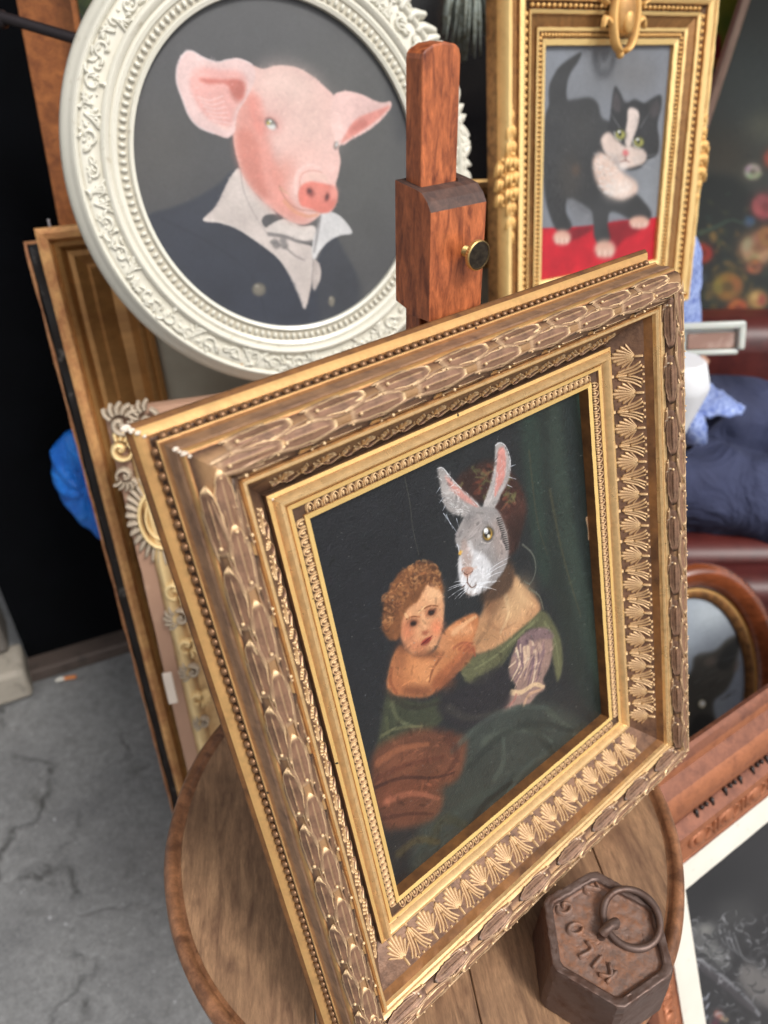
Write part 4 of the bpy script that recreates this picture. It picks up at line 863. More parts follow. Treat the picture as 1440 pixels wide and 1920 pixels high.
# snout
cv.line([(770, 990), (768, 900), (800, 840), (860, 815), (920, 840)], (240, 206, 198), 22, 14, .7, .9); cv.line([(795, 960), (800, 880), (860, 850), (930, 862)], (206, 146, 132), 10, 6, .6, .9); cv.poly([(800, 930), (840, 870), (900, 862), (950, 880), (970, 930), (900, 905), (840, 925)], (234, 196, 184), 8, .8)
cv.poly([(782, 1000), (800, 945), (850, 918), (910, 925), (960, 935), (1005, 950), (1024, 1000), (1012, 1060), (975, 1105), (920, 1110), (860, 1085), (800, 1065)], (222, 128, 114), 9); cv.blob((910, 985), 60, 40, (234, 150, 136), .9, .6, 10); cv.blob((1000, 985), 24, 50, (238, 164, 152), .9, .7)
cv.blob((858, 984), 22, 32, (150, 78, 72), .5, .95, -30); cv.blob((852, 976), 12, 16, (84, 44, 46), .6, .9, -30); cv.blob((960, 1014), 15, 28, (140, 74, 70), .5, .95, 12); cv.blob((960, 1012), 8, 16, (86, 46, 48), .6, .9, 12)
cv.line([(668, 945), (690, 1000), (740, 1060), (800, 1090), (870, 1098), (930, 1112)], (170, 116, 102), 12, 6, .6, .9); cv.line([(700, 1040), (760, 1100), (840, 1130), (900, 1120)], (214, 152, 120), 26, 16, .7, .9); cv.line([(676, 960), (700, 980), (730, 1000)], (196, 160, 130), 20, 6, .5, .9)
# eyes
cv.blob((620, 565), 60, 50, (214, 136, 126), .9, .5, 25); cv.blob((616, 562), 42, 27, (92, 84, 84), .5, .9, 35); cv.blob((618, 578), 30, 20, (226, 226, 222), .5, .9, 35); cv.blob((612, 552), 20, 18, (112, 112, 100), .4, .95); cv.blob((610, 548), 9, 9, (238, 240, 238), .5, 1); cv.blob((598, 560), 9, 10, (190, 168, 70), .5, .9)
cv.line([(580, 530), (612, 524), (645, 552), (660, 590)], (176, 120, 112), 8, 4, .8, .8); cv.blob((1015, 694), 14, 30, (120, 108, 104), .5, .9, 12); cv.blob((1018, 690), 7, 16, (206, 208, 206), .5, .9, 12); cv.line([(1010, 660), (1030, 676), (1036, 700)], (240, 214, 206), 8, 4, .8)
for p, r_ in (((542, 1580), (44, 42)), ((988, 1652), (20, 36))):
    cv.blob(p, r_[0], r_[1], (86, 84, 80), .2, 1); cv.blob(p, r_[0] * .8, r_[1] * .8, (126, 120, 108), .5, .95); cv.blob((p[0] - r_[0] * .3, p[1] - r_[1] * .5), r_[0] * .3, r_[1] * .2, (176, 170, 156), .6, .7)
panel('portrait', .33, .352, (cv.brush(5200, 7, 2.2, .05, .45, 4), cv)[1].material('pig_painting', gain=.72, rough=.5, weave=900, wb=.12), ov, Matrix.Translation((0, 0, -.0065)), ell=True)

# ------------------------------------------------------------------ kitten picture
ex, ey, ez = basis(31.1, 10.7, -2.2); cc = at_y((1024 + 1262 + 1232 + 1012) / 4, (85 + 83 + 487 + 527) / 4, 1.05)
cc = Vector((0, 1.05, 1.11755)); cc.x = at_y(1141, 288, 1.05).x; KT = mat4(ex, ey, ez, cc); kw, kh = .2143, .2629
kt = empty('gilt_kitten_picture', KT, 'bright gilt frame with side garlands and top cartouche around a kitten painting', 'picture')
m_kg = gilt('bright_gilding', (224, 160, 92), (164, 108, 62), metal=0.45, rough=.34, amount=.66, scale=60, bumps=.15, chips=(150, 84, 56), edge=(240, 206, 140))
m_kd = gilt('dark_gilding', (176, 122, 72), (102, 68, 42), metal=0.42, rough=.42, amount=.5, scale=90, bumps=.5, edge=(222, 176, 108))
pk = [(0, -.010), (0, 0), (.006, .002), (.0065, .0005), (.0130, .0015), (.0135, .004), (.017, .005), (.0175, .002), (.029, .006), (.0295, .009), (.033, .011), (.034, .007), (.041, .010), (.0415, .014), (.046, .017), (.051, .016), (.052, .011), (.056, .008), (.0585, .012), (.063, .012), (.066, .007), (.0675, -.004), (.0685, -.022)]
sk = [1, 0, 1, 1, 0, 0, 1, 0, 0, 0, 1, 1, 0, 0, 0, 1, 0, 0, 0, 0, 0, 1]
rails(kt, kw, kh, pk, [m_kg, m_kd], sk, along=50, rough=.0002, seed=8)
for k in range(4):
    mb = MB(); L = (kw if k % 2 == 0 else kh) + .02; n_ = int(L / .0052)
    for i in range(n_): mb.sphere(((i - (n_ - 1) / 2) * .0052, .0098, .002), .0022, 6, 4, sc=(1, 1.2, .8))
    L2 = (kw if k % 2 == 0 else kh) + .07; n_ = int(L2 / .008)
    for i in range(n_): mb.sphere(((i - (n_ - 1) / 2) * .008, .0375, .009), .0034, 6, 4, sc=(1, .8, .8))
    o = mb.build('beading', m_kd, kt, M=side_matrix(k, kw, kh), angle=None); o['kind'] = 'stuff'
def bell(seed, r):
    g = random.Random(seed); mb = MB()
    for k in range(9):
        a = 2 * math.pi * k / 9; q = .75 * r
        mb.tube([(q * math.cos(a) * .3, r * .7, .3 * r), (q * math.cos(a) * .8, r * .1, r * .5 + q * .4 * math.sin(a)), (q * math.cos(a) * 1.15, -r * .8, r * .4 + q * .5 * math.sin(a))], [r * .16, r * .26, r * .12], 6)
    mb.sphere((0, r * .75, r * .5), r * .3, 8, 5); mb.sphere((0, -r * .7, r * .6), r * .25, 7, 4); return mb.mesh('bell_%d' % seed, m_kd)
bells = [bell(i, .011) for i in range(3)]
for sx_ in (-1, 1):
    for i in range(9):
        s_ = [.62, .85, .95, 1.35, 1.45, 1.4, .95, .85, .7][i]; y_ = .062 - i * .0165
        put('garland_drop', bells[i % 3], kt, Matrix.Translation((sx_ * (kw / 2 + .058), y_, .006)) @ Matrix.Rotation(random.uniform(-.15, .15), 4, 'Z') @ Matrix.Diagonal((s_ * .95, 1, s_ * .75, 1)))
        if 3 <= i <= 5: put('garland_drop', bells[(i + 1) % 3], kt, Matrix.Translation((sx_ * (kw / 2 + .068), y_ - .006, .000)) @ Matrix.Diagonal((1.1, 1, 1.1, 1)))
mb = MB(); f = lambda a, v, l: (a - .004, kh / 2 + .02 + v, .018 + l)
mb.sphere((-.004, kh / 2 + .032, .019), .021, 18, 12, sc=(.78, 1.2, .5)); mb.sphere((-.004, kh / 2 + .020, .026), .010, 12, 8, sc=(.8, 1.3, .6))
for sg in (-1, 1):
    stroke(mb, f, [(sg * .004, -.030), (sg * .014, -.020), (sg * .019, .005), (sg * .017, .03), (sg * .024, .044)], [.003, .005, .005, .004, .006], .009, steps=16)
    stroke(mb, f, [(sg * .018, .03), (sg * .030, .036), (sg * .036, .024), (sg * .028, .018)], [.004, .005, .004, .002], .008, steps=12)
    stroke(mb, f, [(sg * .02, -.002), (sg * .03, .004), (sg * .034, -.006)], [.003, .004, .002], .006, steps=8)
stroke(mb, f, [(-.012, .046), (0, .054), (.012, .046)], [.005, .007, .005], .010, steps=8); mb.sphere((-.004, kh / 2 - .012, .016), .005, 8, 6)
mb.build('cartouche', m_kd, kt, angle=None)
MK = KT @ Matrix.Translation((0, 0, -.006)); cv = Canvas(MK, kw + .012, kh + .012, 560, (124, 128, 136)); cv.pre = (900, 0, .375)
cv.blob((600, 350), 250, 130, (114, 116, 120), .9, .8); cv.blob((850, 900), 100, 200, (136, 140, 146), .9, .7); cv.blob((420, 300), 120, 100, (132, 138, 148), .9, .6); cv.blob((780, 380), 120, 90, (108, 106, 106), .9, .5)
cv.poly([(200, 1144), (400, 1138), (520, 1132), (700, 1105), (1000, 1076), (1050, 1700), (200, 1700)], (188, 24, 42), 4, 1, .12, smooth=False); cv.poly([(640, 1120), (780, 1105), (800, 1150), (720, 1200), (680, 1240), (620, 1200)], (120, 14, 28), 14, .8); cv.poly([(420, 1160), (540, 1130), (560, 1150), (470, 1200), (420, 1200)], (110, 20, 32), 10, .8)
BL_ = (54, 55, 57)
cv.poly([(344, 500), (346, 430), (372, 370), (400, 330), (450, 292), (508, 260), (490, 310), (462, 350), (440, 400), (432, 470), (440, 540), (400, 580), (350, 560)], BL_, 7)
cv.poly([(320, 640), (340, 540), (400, 510), (480, 496), (550, 488), (590, 520), (610, 590), (660, 620), (620, 720), (600, 860), (640, 960), (760, 960), (830, 1020), (858, 1075), (830, 1112), (770, 1108), (700, 1070), (650, 1062), (640, 1130), (650, 1200), (600, 1230), (570, 1180), (560, 1090), (500, 1050), (440, 990), (430, 1060), (460, 1130), (420, 1160), (375, 1140), (330, 1010), (314, 850)], BL_, 8, 1, .2)
cv.blob((500, 640), 80, 100, (66, 66, 66), .9, .6); cv.blob((450, 880), 60, 120, (66, 62, 58), .9, .6); cv.blob((480, 850), 22, 30, (110, 80, 60), .9, .4); cv.poly([(450, 1000), (480, 1000), (560, 1060), (550, 1120), (470, 1100)], (120, 122, 128), 8, .8)
cv.poly([(565, 800), (600, 760), (650, 770), (700, 850), (780, 910), (785, 960), (740, 990), (690, 996), (620, 960), (575, 890)], (214, 186, 172), 16); cv.blob((690, 950), 70, 40, (226, 214, 206), .9, .7); cv.fur([(580, 790), (640, 780), (770, 930), (760, 980), (640, 970)], (232, 224, 218), 110, 30, 110, 40, 5, .5, 14); cv.fur([(560, 770), (620, 760), (700, 990), (600, 960)], (206, 206, 206), 60, 26, 200, 30, 4, .6, 4)
cv.poly([(640, 640), (655, 540), (664, 470), (676, 430), (700, 460), (728, 512), (775, 496), (820, 515), (860, 492), (903, 474), (908, 530), (888, 620), (896, 700), (888, 770), (840, 800), (800, 840), (730, 850), (680, 800), (610, 760), (600, 700)], (48, 49, 52), 6, 1, .2)
cv.poly([(604, 700), (640, 660), (680, 690), (720, 730), (750, 728), (800, 740), (832, 770), (822, 812), (770, 835), (720, 840), (680, 800), (630, 775)], (208, 188, 178), 8); cv.poly([(742, 545), (775, 542), (796, 570), (788, 630), (770, 680), (752, 730), (730, 730), (724, 680), (736, 610)], (216, 200, 192), 6)
cv.poly([(720, 760), (750, 770), (700, 830), (640, 790)], (186, 168, 160), 8, .7); cv.blob((728, 764), 15, 14, (206, 96, 100), .6, .95); cv.line([(728, 776), (726, 800), (700, 810)], (110, 60, 58), 5, 3, .9); cv.line([(726, 800), (750, 812)], (110, 60, 58), 5, 3, .9); cv.blob((716, 832), 22, 18, (222, 210, 204), .6, .9)
for p in ((702, 674), (794, 712)):
    cv.blob(p, 31, 27, (34, 34, 34), .5, .9, 15); cv.blob(p, 25, 23, (160, 158, 84), .4, 1); cv.blob((p[0] - 2, p[1] - 4), 8, 13, (20, 22, 22), .4, 1); cv.blob((p[0] - 6, p[1] - 15), 7, 6, (236, 240, 246), .5, 1); cv.line([(p[0] - 30, p[1] - 14), (p[0] - 22, p[1] + 18), (p[0] + 6, p[1] + 30)], (214, 214, 210), 6, 3, .8)
cv.poly([(664, 540), (676, 460), (700, 500), (700, 560)], (84, 78, 80), 8, .7); cv.poly([(890, 500), (895, 570), (860, 590), (850, 540)], (80, 74, 76), 8, .6)
for x0, y0, x1, y1 in ((690, 790, 600, 740), (690, 800, 590, 790), (700, 810, 620, 850), (770, 800, 880, 800), (770, 810, 870, 850), (760, 790, 890, 770), (700, 640, 650, 560), (800, 640, 850, 560)): cv.line([(x0, y0), (x1, y1)], (180, 180, 180), 3, 1, .7, smooth=False)
for p, rx, ry in (((410, 1188), 46, 38), ((625, 1246), 54, 46), ((796, 1112), 52, 32)):
    cv.blob(p, rx, ry, (208, 166, 148), .35, 1); 
    for j in (-1, 0, 1): cv.blob((p[0] + j * rx * .5, p[1] + ry * .4), rx * .26, ry * .42, (222, 190, 176), .7, .8); cv.line([(p[0] + (j - .5) * rx * .5, p[1] + ry * .2), (p[0] + (j - .5) * rx * .5, p[1] + ry * .9)], (140, 92, 84), 3, 2, .7)
cv.fur([(330, 540), (600, 500), (620, 900), (380, 1100), (320, 800)], (92, 92, 92), 260, 34, 80, 30, 4, .3, 7); cv.fur([(650, 480), (900, 500), (890, 760), (800, 640)], (84, 84, 86), 70, 24, 80, 40, 3, .4, 9); cv.fur([(600, 700), (820, 740), (800, 830), (660, 800)], (236, 226, 218), 70, 22, 120, 60, 3, .4, 10); cv.fur([(330, 700), (420, 900), (440, 1100), (340, 1000)], (36, 36, 38), 80, 34, 90, 20, 5, .4, 11)
panel('kitten_painting', kw + .012, kh + .012, (cv.brush(3000, 6, 1.8, .06, .4, 5), cv)[1].material('kitten_painting', gain=.74, rough=.5, weave=700, wb=.1), kt, Matrix.Translation((0, 0, -.006)))

# generic leaning frame from its upper left corner and the run of its left edge
def lean_frame(tl, yaw, lean, roll): 
    ex, ey, ez = basis(yaw, lean, roll); return ex, ey, ez

# ------------------------------------------------------------------ tall gold scoop frame at the left
m_sg = gilt('scoop_gold', (178, 130, 76), (136, 94, 52), metal=.5, rough=.34, amount=.6, scale=20, bumps=.1, chips=(96, 62, 40), stretch=(1, .15, 1))
m_sl = gilt('worn_edge_gold', (226, 172, 110), (184, 124, 78), metal=.25, rough=.5, amount=.5, scale=40, bumps=.2, chips=(232, 214, 190))
TLg = at_y(70, 428, 1.0); BLg = at_y(372, 1620, .74)
def frame_from(tl, bl, yaw):
    ey = (tl - bl).normalized(); h_ = Vector((math.cos(R(yaw)), math.sin(R(yaw)), 0)); ex = (h_ - ey * h_.dot(ey)).normalized(); ez = ex.cross(ey); return ex, ey, ez
ex, ey, ez = frame_from(TLg, BLg, 12); t = (BLg.z - .004) / ey.z; BLg = BLg - ey * t; Hh = (TLg - BLg).length; Ww = .86
ctr = (TLg + BLg) / 2 + ex * Ww / 2; GF = mat4(ex, ey, ez, ctr); band = .115
gf = empty('tall_gold_frame', GF, 'tall plain gold scoop frame leaning at the left with a bare greyish canvas inside', 'picture')
pg = [(0, -.012), (0, 0), (.006, .002), (.009, -.001), (.013, .002), (.018, .003), (.020, -.002), (.030, -.010), (.044, -.010), (.058, .0), (.062, .003), (.066, .001), (.070, .004), (.078, .012), (.084, .013), (.087, .009), (.091, .020), (.096, .023), (.099, .021), (.101, .030), (.108, .033), (.114, .030), (.1155, .022), (.1155, -.03)]
sg_ = [0] * len(pg); sg_[18:] = [1] * (len(pg) - 18)
rails(gf, Ww - 2 * .1155, Hh - 2 * .1155, pg, [m_sg, m_sl], sg_[:len(pg) - 1], along=30, rough=.0003, seed=2)
cvm, n, b = M_('bare_canvas'); v = coords(n); f = noise(n, v, 5, 5, .6); n.links.new(ramp(n, f, [(.3, lin((150, 140, 122))), (.7, lin((186, 178, 160)))]), b.inputs['Base Color']); b.inputs['Roughness'].default_value = .8; bump(n, b, noise(n, v, 900, 2, .5), .2, .0005)
panel('canvas', Ww - .225, Hh - .225, cvm, gf, Matrix.Translation((0, 0, -.008)))
mb = MB(); mb.tube([(0, 0, 0), (0, .008, 0)], .0016, 8); mb.sphere((0, .008, 0), .0022, 8, 4, sc=(1, .5, 1)); mb.build('nail', paint('steel', (190, 190, 195), metal=.8, rough=.3), gf, M=Matrix.Translation((-Ww / 2 + .018, Hh / 2, .012)))

# black frame with its worn white edge, behind the gold one
off = -ez * .020 - ex * .030 + ey * -.004; tlb = TLg + off; 
m_blk = paint('worn_black_paint', (26, 26, 29), dirt=(150, 146, 140), rough=.4, scale=55, amount=.66, bumps=.5); m_tan = gilt('tan_edge', (196, 142, 98), (150, 98, 66), metal=.15, rough=.55, amount=.5, scale=40)
BF = mat4(ex, ey, ez, GF.translation + off - ez * .034)
bf = empty('black_edged_frame', BF, 'scuffed black frame with a tan outer edge, leaning just behind the tall gold frame', 'picture')
pb = [(0, -.004), (0, 0), (.010, .004), (.0105, .008), (.022, .012), (.024, .016), (.027, .017), (.0275, -.006)]
rails(bf, Ww - .055, Hh - .055 - .02, pb, [m_blk, m_tan], [0, 0, 0, 0, 0, 1, 1], along=60, rough=.0006, seed=4)
panel('backing', Ww - .054, Hh - .075, m_void, bf, Matrix.Translation((0, 0, -.002)))
# thin grey frame edge lower down behind
GB = mat4(ex, ey, ez, GF.translation + off * 1.7 - ez * .07 - ey * .24 + ex * .0)
gb = empty('grey_edged_frame', GB, 'low thin frame with a pale grey edge, rearmost of the leaning stack at the left', 'picture')
rails(gb, Ww - .06, Hh - .56, [(0, -.004), (0, 0), (.012, .005), (.018, .004), (.020, -.012)], [paint('pale_grey_edge', (128, 124, 116), dirt=(90, 80, 70), rough=.7), m_tan], [0, 1, 0, 0], along=30)
panel('backing', Ww - .055, Hh - .555, m_void, gb, Matrix.Translation((0, 0, -.002)))

# blue plastic bag caught behind the stack
m_blue, n, b = M_('blue_plastic'); v = coords(n); f = noise(n, v, 24, 4, .6, .5)
f = noise(n, v, 13, 5, .65, 2.2)
n.links.new(ramp(n, f, [(.35, lin((8, 92, 190))), (.7, lin((30, 128, 224)))]), b.inputs['Base Color']); b.inputs['Roughness'].default_value = .28; bump(n, b, f, 1.0, .014)
bb = at_y(172, 905, 1.09); mb = MB(); P = []; g = random.Random(6)
out_px = [(130, 808), (100, 835), (97, 862), (104, 905), (122, 940), (150, 975), (180, 1000), (205, 1010), (240, 990), (260, 930), (230, 860), (190, 815), (160, 806)]
outl = smoothpoly([tuple(at_y(x, y, 1.09))[::2] for x, y in out_px], 4); cx_, cz_ = outl.mean(0)
for j in range(9):
    t = j / 8; row = []
    for i, (x, z) in enumerate(outl):
        wv = 1 + .04 * math.sin(i * 1.3 + j); row.append((cx_ + (x - cx_) * math.sin(math.pi * (.04 + .46 * t)) * (1 if t == 1 else wv), 1.09 - .028 * math.cos(math.pi * .5 * t) * (1 + .12 * math.sin(i * .9 + j * .7)), cz_ + (z - cz_) * math.sin(math.pi * (.04 + .46 * t)) * (1 if t == 1 else wv)))
    P.append(row)
mb.grid(P, closed_v=True); mb.add(P[0], [tuple(range(len(outl)))]); P2 = [[(x, 2.18 - y, z) for x, y, z in r] for r in P]; mb.grid(P2, closed_v=True); mb.add(P2[0], [tuple(range(len(outl)))])
tag(mb.build('plastic_bag', m_blue, angle=None), 'bright blue plastic bag bulging out from behind the leaning black frame', 'bag')

# ------------------------------------------------------------------ rococo frame in front of it
TLr = at_y(192, 772, .80); BLr = at_y(395, 1640, .60); ex, ey, ez = frame_from(TLr, BLr, 9); t = (BLr.z - .004) / ey.z; BLr = BLr - ey * t; Hr = (TLr - BLr).length; Wr = .66
RC = mat4(ex, ey, ez, (TLr + BLr) / 2 + ex * Wr / 2)
rc_ = empty('rococo_frame', RC, 'pale pink and gold rococo frame with shell corner leaning low behind the round table', 'picture')
m_rg = gilt('rococo_gold', (190, 148, 98), (140, 104, 70), metal=0.3, rough=.45, amount=.5, scale=70, bumps=.3, edge=(232, 204, 150)); m_rgrey = gilt('rococo_grey', (142, 120, 98), (104, 84, 68), metal=0.2, rough=.5, amount=.5, scale=90, bumps=.4, edge=(176, 160, 140)); m_pink = paint('rose_gesso', (172, 134, 110), dirt=(192, 158, 130), rough=.7, scale=30, amount=.66, bumps=.3)
m_cream = gilt('cream_gold', (216, 180, 128), (190, 146, 96), metal=.15, rough=.5, amount=.5, scale=25)
pr_ = [(0, -.01), (0, 0), (.010, .003), (.022, .001), (.036, .006), (.044, .014), (.050, .016), (.056, .012), (.060, .004), (.078, .002), (.080, -.004), (.0805, -.02)]
rails(rc_, Wr - .161, Hr - .161, pr_, [m_rg, m_pink, m_cream], [2, 2, 2, 2, 0, 0, 0, 0, 1, 1, 1], along=40, rough=.0004, seed=9)
panel('canvas', Wr - .155, Hr - .155, m_cream, rc_, Matrix.Translation((0, 0, -.006)))
def volute(seed, mt):
    g = random.Random(seed); mb = MB(); f = lambda a, v, l: (a, v, l); sg = 1 if seed % 2 else -1
    stroke(mb, f, [(math.cos(t) * r_, math.sin(t) * r_ * sg) for t, r_ in zip(np.linspace(0, 5.6, 10), np.linspace(.0150, .0030, 10))], [.0028, .0048, .0046, .0030], .0085, steps=30)
    for k in range(5):
        a = .5 + k * .42; stroke(mb, f, [(.012 * math.cos(a), -.012 * math.sin(a) * sg), (.020 * math.cos(a - .1), -.020 * math.sin(a - .1) * sg), (.027 * math.cos(a - .3), -.027 * math.sin(a - .3) * sg)], [.0030, .0042, .0020], .0075, steps=7)
    mb.sphere((0, 0, .002), .0045, 9, 6); return mb.mesh('volute_%d' % seed, mt)
rsc = [volute(1, m_rg), volute(2, m_rgrey), volute(3, m_rg), volute(4, m_rgrey)]
def rplace(x, y, ang, sc_, i): put('volute', rsc[i % 4], rc_, Matrix.Translation((x, y, .010)) @ Matrix.Rotation(ang, 4, 'Z') @ Matrix.Diagonal((sc_ * (1 if i % 2 else -1), sc_, 1.2, 1)))
for sx_ in (-1, 1):
    for i in range(6): rplace(sx_ * (Wr / 2 - .040), Hr / 2 - .235 - i * .040, R(90 + 20 * (i % 2)), .85 - .06 * i, i)
    for x, y, a, q, i in ((.020, .016, 20, 1.0, 1), (.052, .014, 70, .9, 3), (.014, .046, 160, .95, 2), (.046, .044, 240, .9, 0), (.012, .078, 200, .7, 1)): rplace(sx_ * (Wr / 2 - x), Hr / 2 - y, R(a), q, i)
    cx_, cy_ = sx_ * (Wr / 2 - .040), Hr / 2 - .140; mb = MB(); mb2 = MB()
    for k in range(30):
        th = 2 * math.pi * k / 30; f = lambda a, v, l: (cx_ + a * math.cos(th) * .72, cy_ + a * math.sin(th) * 1.15, .006 + l); stroke(mb2, lambda a, v, l: (cx_ + (a * math.cos(th) - v * math.sin(th)) * .78, cy_ + (a * math.sin(th) + v * math.cos(th)) * 1.2, .006 + l), [(.030, 0), (.040, 0), (.050, .001)], [.003, .0045, .0026], .010, steps=6)
    for r_, w, h_ in ((.030, .0040, .014), (.020, .0034, .012)): stroke(mb, lambda a, v, l: (cx_ + a * .78, cy_ + v * 1.2, .006 + l), [(r_ * math.cos(R(t)), r_ * math.sin(R(t))) for t in range(0, 380, 30)], [w, w], h_, steps=48)
    mb.sphere((cx_, cy_, .008), .012, 14, 8, sc=(.78, 1.2, .6)); mb.build('cartouche', m_rg, rc_, angle=None); o = mb2.build('cartouche_ribs', m_rgrey, rc_, angle=None); o['kind'] = 'stuff'
for i in range(8): rplace(-Wr / 2 + .10 + i * .06, Hr / 2 - .034, 0, .8, i)
pt = MB(); pt.box((0, 0, 0), (.012, .046, .004)); bevel(pt.build('paper_tag', paint('tag_paper', (222, 206, 190), rough=.7), rc_, M=RC.inverted() @ mat4(ex, ey, ez, at_y(319, 1290, .665))), .0012)

# ------------------------------------------------------------------ plank, rod and green picture upper left
m_plank = wood('orange_plank', (182, 112, 60), (120, 66, 34), axis=2, scale=.7, rough=.45, contrast=.5, bumps=.1)
p_tl = at_y(28, -10, 1.13); p_bl = at_y(112, 430, 1.13); ey = (p_tl - p_bl).normalized(); ex = Vector((1, .1, 0)); ex = (ex - ey * ex.dot(ey)).normalized(); ez = ex.cross(ey)
hgt = p_tl.z / ey.z; base = p_tl - ey * hgt; PLM = mat4(ex, ey, ez, base)
pk_ = empty('wardrobe_door', PLM, 'tall orange brown wooden door panel leaning at the upper left behind the oval frame', 'door')
mb = MB(); mb.box((.045, hgt * .53, 0), (.085, hgt * 1.06, .022)); bevel(mb.build('stile', m_plank, pk_), .003)
mb = MB(); mb.box((.20, hgt * .53, -.006), (.22, hgt * 1.05, .008)); mb.build('door_panel', m_plank, pk_)
cvg = Canvas(Matrix.Identity(4), .2, .3, 120, (40, 56, 34)); cvg.o = np.array([0, 0, 1.]); cvm2, n, b = M_('dark_green_picture'); v = coords(n)
n.links.new(ramp(n, noise(n, v, 30, 5, .7, 1), [(.3, lin((22, 34, 26))), (.5, lin((52, 62, 30))), (.62, lin((26, 44, 60))), (.75, lin((110, 92, 40)))]), b.inputs['Base Color'])
gp_ = empty('small_green_picture', mat4(ex, ey, ez, at_y(150, 10, 1.10) + Vector((.07, 0, .02))), 'dark green landscape picture peeping out between the oval frame and the wooden door', 'picture')
panel('painting', .14, .18, cvm2, gp_, thick=.012); mb = MB(); mb.box((-.072, 0, .001), (.006, .186, .016)); mb.build('stretcher', m_plank, gp_)
mb = MB(); a_, b_ = at_y(-30, 22, 1.02), at_y(160, 78, 1.0); r0 = b_ + (b_ - a_) * .8
mb.tube([a_ + Vector((-.03, .03, .03)), a_ + Vector((-.006, .005, .005)), a_, a_.lerp(b_, .5), b_, r0], .0062, 10)
mb.sphere(tuple(at_y(2, 36, 1.02)), .010, 10, 6)
tag(mb.build('iron_rod', paint('black_iron', (48, 42, 44), rough=.35, metal=.5), angle=50), 'dark iron rod running behind the upper left edge of the white oval frame', 'rod')

# ------------------------------------------------------------------ dark picture and pale cabinet behind the easel
m_dkp, n, b = M_('dark_painting'); v = coords(n)
n.links.new(ramp(n, noise(n, v, 7, 5, .6, .5), [(.35, lin((14, 14, 17))), (.6, lin((30, 28, 28))), (.8, lin((58, 46, 36)))]), b.inputs['Base Color']); b.inputs['Roughness'].default_value = .25
DKc = at_y(905, 200, 1.30); dk = empty('dark_framed_picture', mat4(*basis(4, 5), Vector((DKc.x - .09, 1.34, 1.30))), 'dark glossy painting with gilt slip, in shadow between the oval frame and kitten picture', 'picture')
m_dkf = wood('dark_frame_wood', (58, 40, 32), (30, 22, 20), axis=0, rough=.4); bt = at_y(905, 345, 1.30).z - 1.30
hh_ = .60; yb = bt; 
rails(dk, .55, hh_, [(0, -.004), (0, 0), (.008, .004), (.010, .003)], [m_kd], [0, 0, 0], along=4); 
for o in [c_ for c_ in dk.children]: o.location.y += yb + hh_ / 2
panel('painting', .56, hh_ + .01, m_dkp, dk, Matrix.Translation((0, yb + hh_ / 2, -.003)))
rs = rails(dk, .57, hh_ + .02, [(0, -.004), (0, .003), (.025, .010), (.045, .012), (.070, .022), (.085, .020), (.088, -.01)], [m_dkf], [0] * 6, along=6)
for o in rs: o.location.y += yb + hh_ / 2
ztop = at_y(922, 458, 1.28).z
cb = empty('painted_cabinet', mat4(Vector((1, .07, 0)).normalized(), Vector((-.07, 1, 0)).normalized(), Vector((0, 0, 1)), Vector((.02, 1.36, 0))), 'pale cream painted cabinet in the gap between the easel clamp and the kitten picture', 'cabinet')
m_cab = paint('cream_paint', (186, 182, 170), rough=.5, var=.1); mb = MB(); mb.box((0, 0, ztop / 2 - .006), (.80, .26, ztop - .012)); bevel(mb.build('carcass', m_cab, cb), .003)
mb = MB(); mb.box((0, -.004, ztop - .008), (.84, .30, .016)); bevel(mb.build('cabinet_top', m_cab, cb), .003)
for s_ in (-1, 1): mb = MB(); mb.box((s_ * .2, -.136, ztop * .48), (.37, .014, ztop * .8)); bevel(mb.build('cabinet_door', m_cab, cb), .003)
# bench carrying the kitten picture
kb = KT @ Vector((0, -(kh / 2 + .0685), 0)); m_bench = wood('bench_wood', (120, 88, 62), (74, 52, 38), axis=0, rough=.6)
be = empty('wooden_bench', mat4(Vector((.857, .515, 0)).normalized(), Vector((-.515, .857, 0)).normalized(), Vector((0, 0, 1)), Vector((kb.x, kb.y, 0))), 'plain wooden bench on which the gilt kitten picture stands', 'bench')
zk = kb.z - .0125; mb = MB(); mb.box((-.05, .01, zk - .012), (.26, .15, .024)); bevel(mb.build('seat', m_bench, be), .003)
for sx_ in (-1, 1):
    for sy_ in (-1, 1): mb = MB(); mb.box((-.05 + sx_ * .10, .01 + sy_ * .055, (zk - .024) / 2), (.03, .03, zk - .024)); mb.build('leg', m_bench, be)
# pale feather tassel
tp = at_y(880, -25, 1.22); m_fea = paint('pale_feather', (150, 158, 150), dirt=(92, 88, 70), rough=.8, scale=120, amount=.5); mb = MB(); g = random.Random(2)
for i in range(46):
    s_ = g.uniform(-1, 1); q = Vector((tp.x + s_ * .012, tp.y + g.uniform(-.01, .01), tp.z + .02)); e_ = Vector((tp.x + s_ * .036, tp.y + g.uniform(-.02, .02), tp.z - g.uniform(.055, .088) * (1 - .35 * s_ * s_)))
    mb.tube([q, q.lerp(e_, .5) + Vector((s_ * .006, 0, 0)), e_], [.003, .0032, .0012], 5)
mb.tube([(tp.x, tp.y, tp.z + .02), (tp.x, tp.y, tp.z + .16)], .006, 8)
tag(mb.build('feather_tassel', m_fea, angle=None), 'pale grey green feather tassel hanging above, between the oval frame and kitten picture', 'tassel')

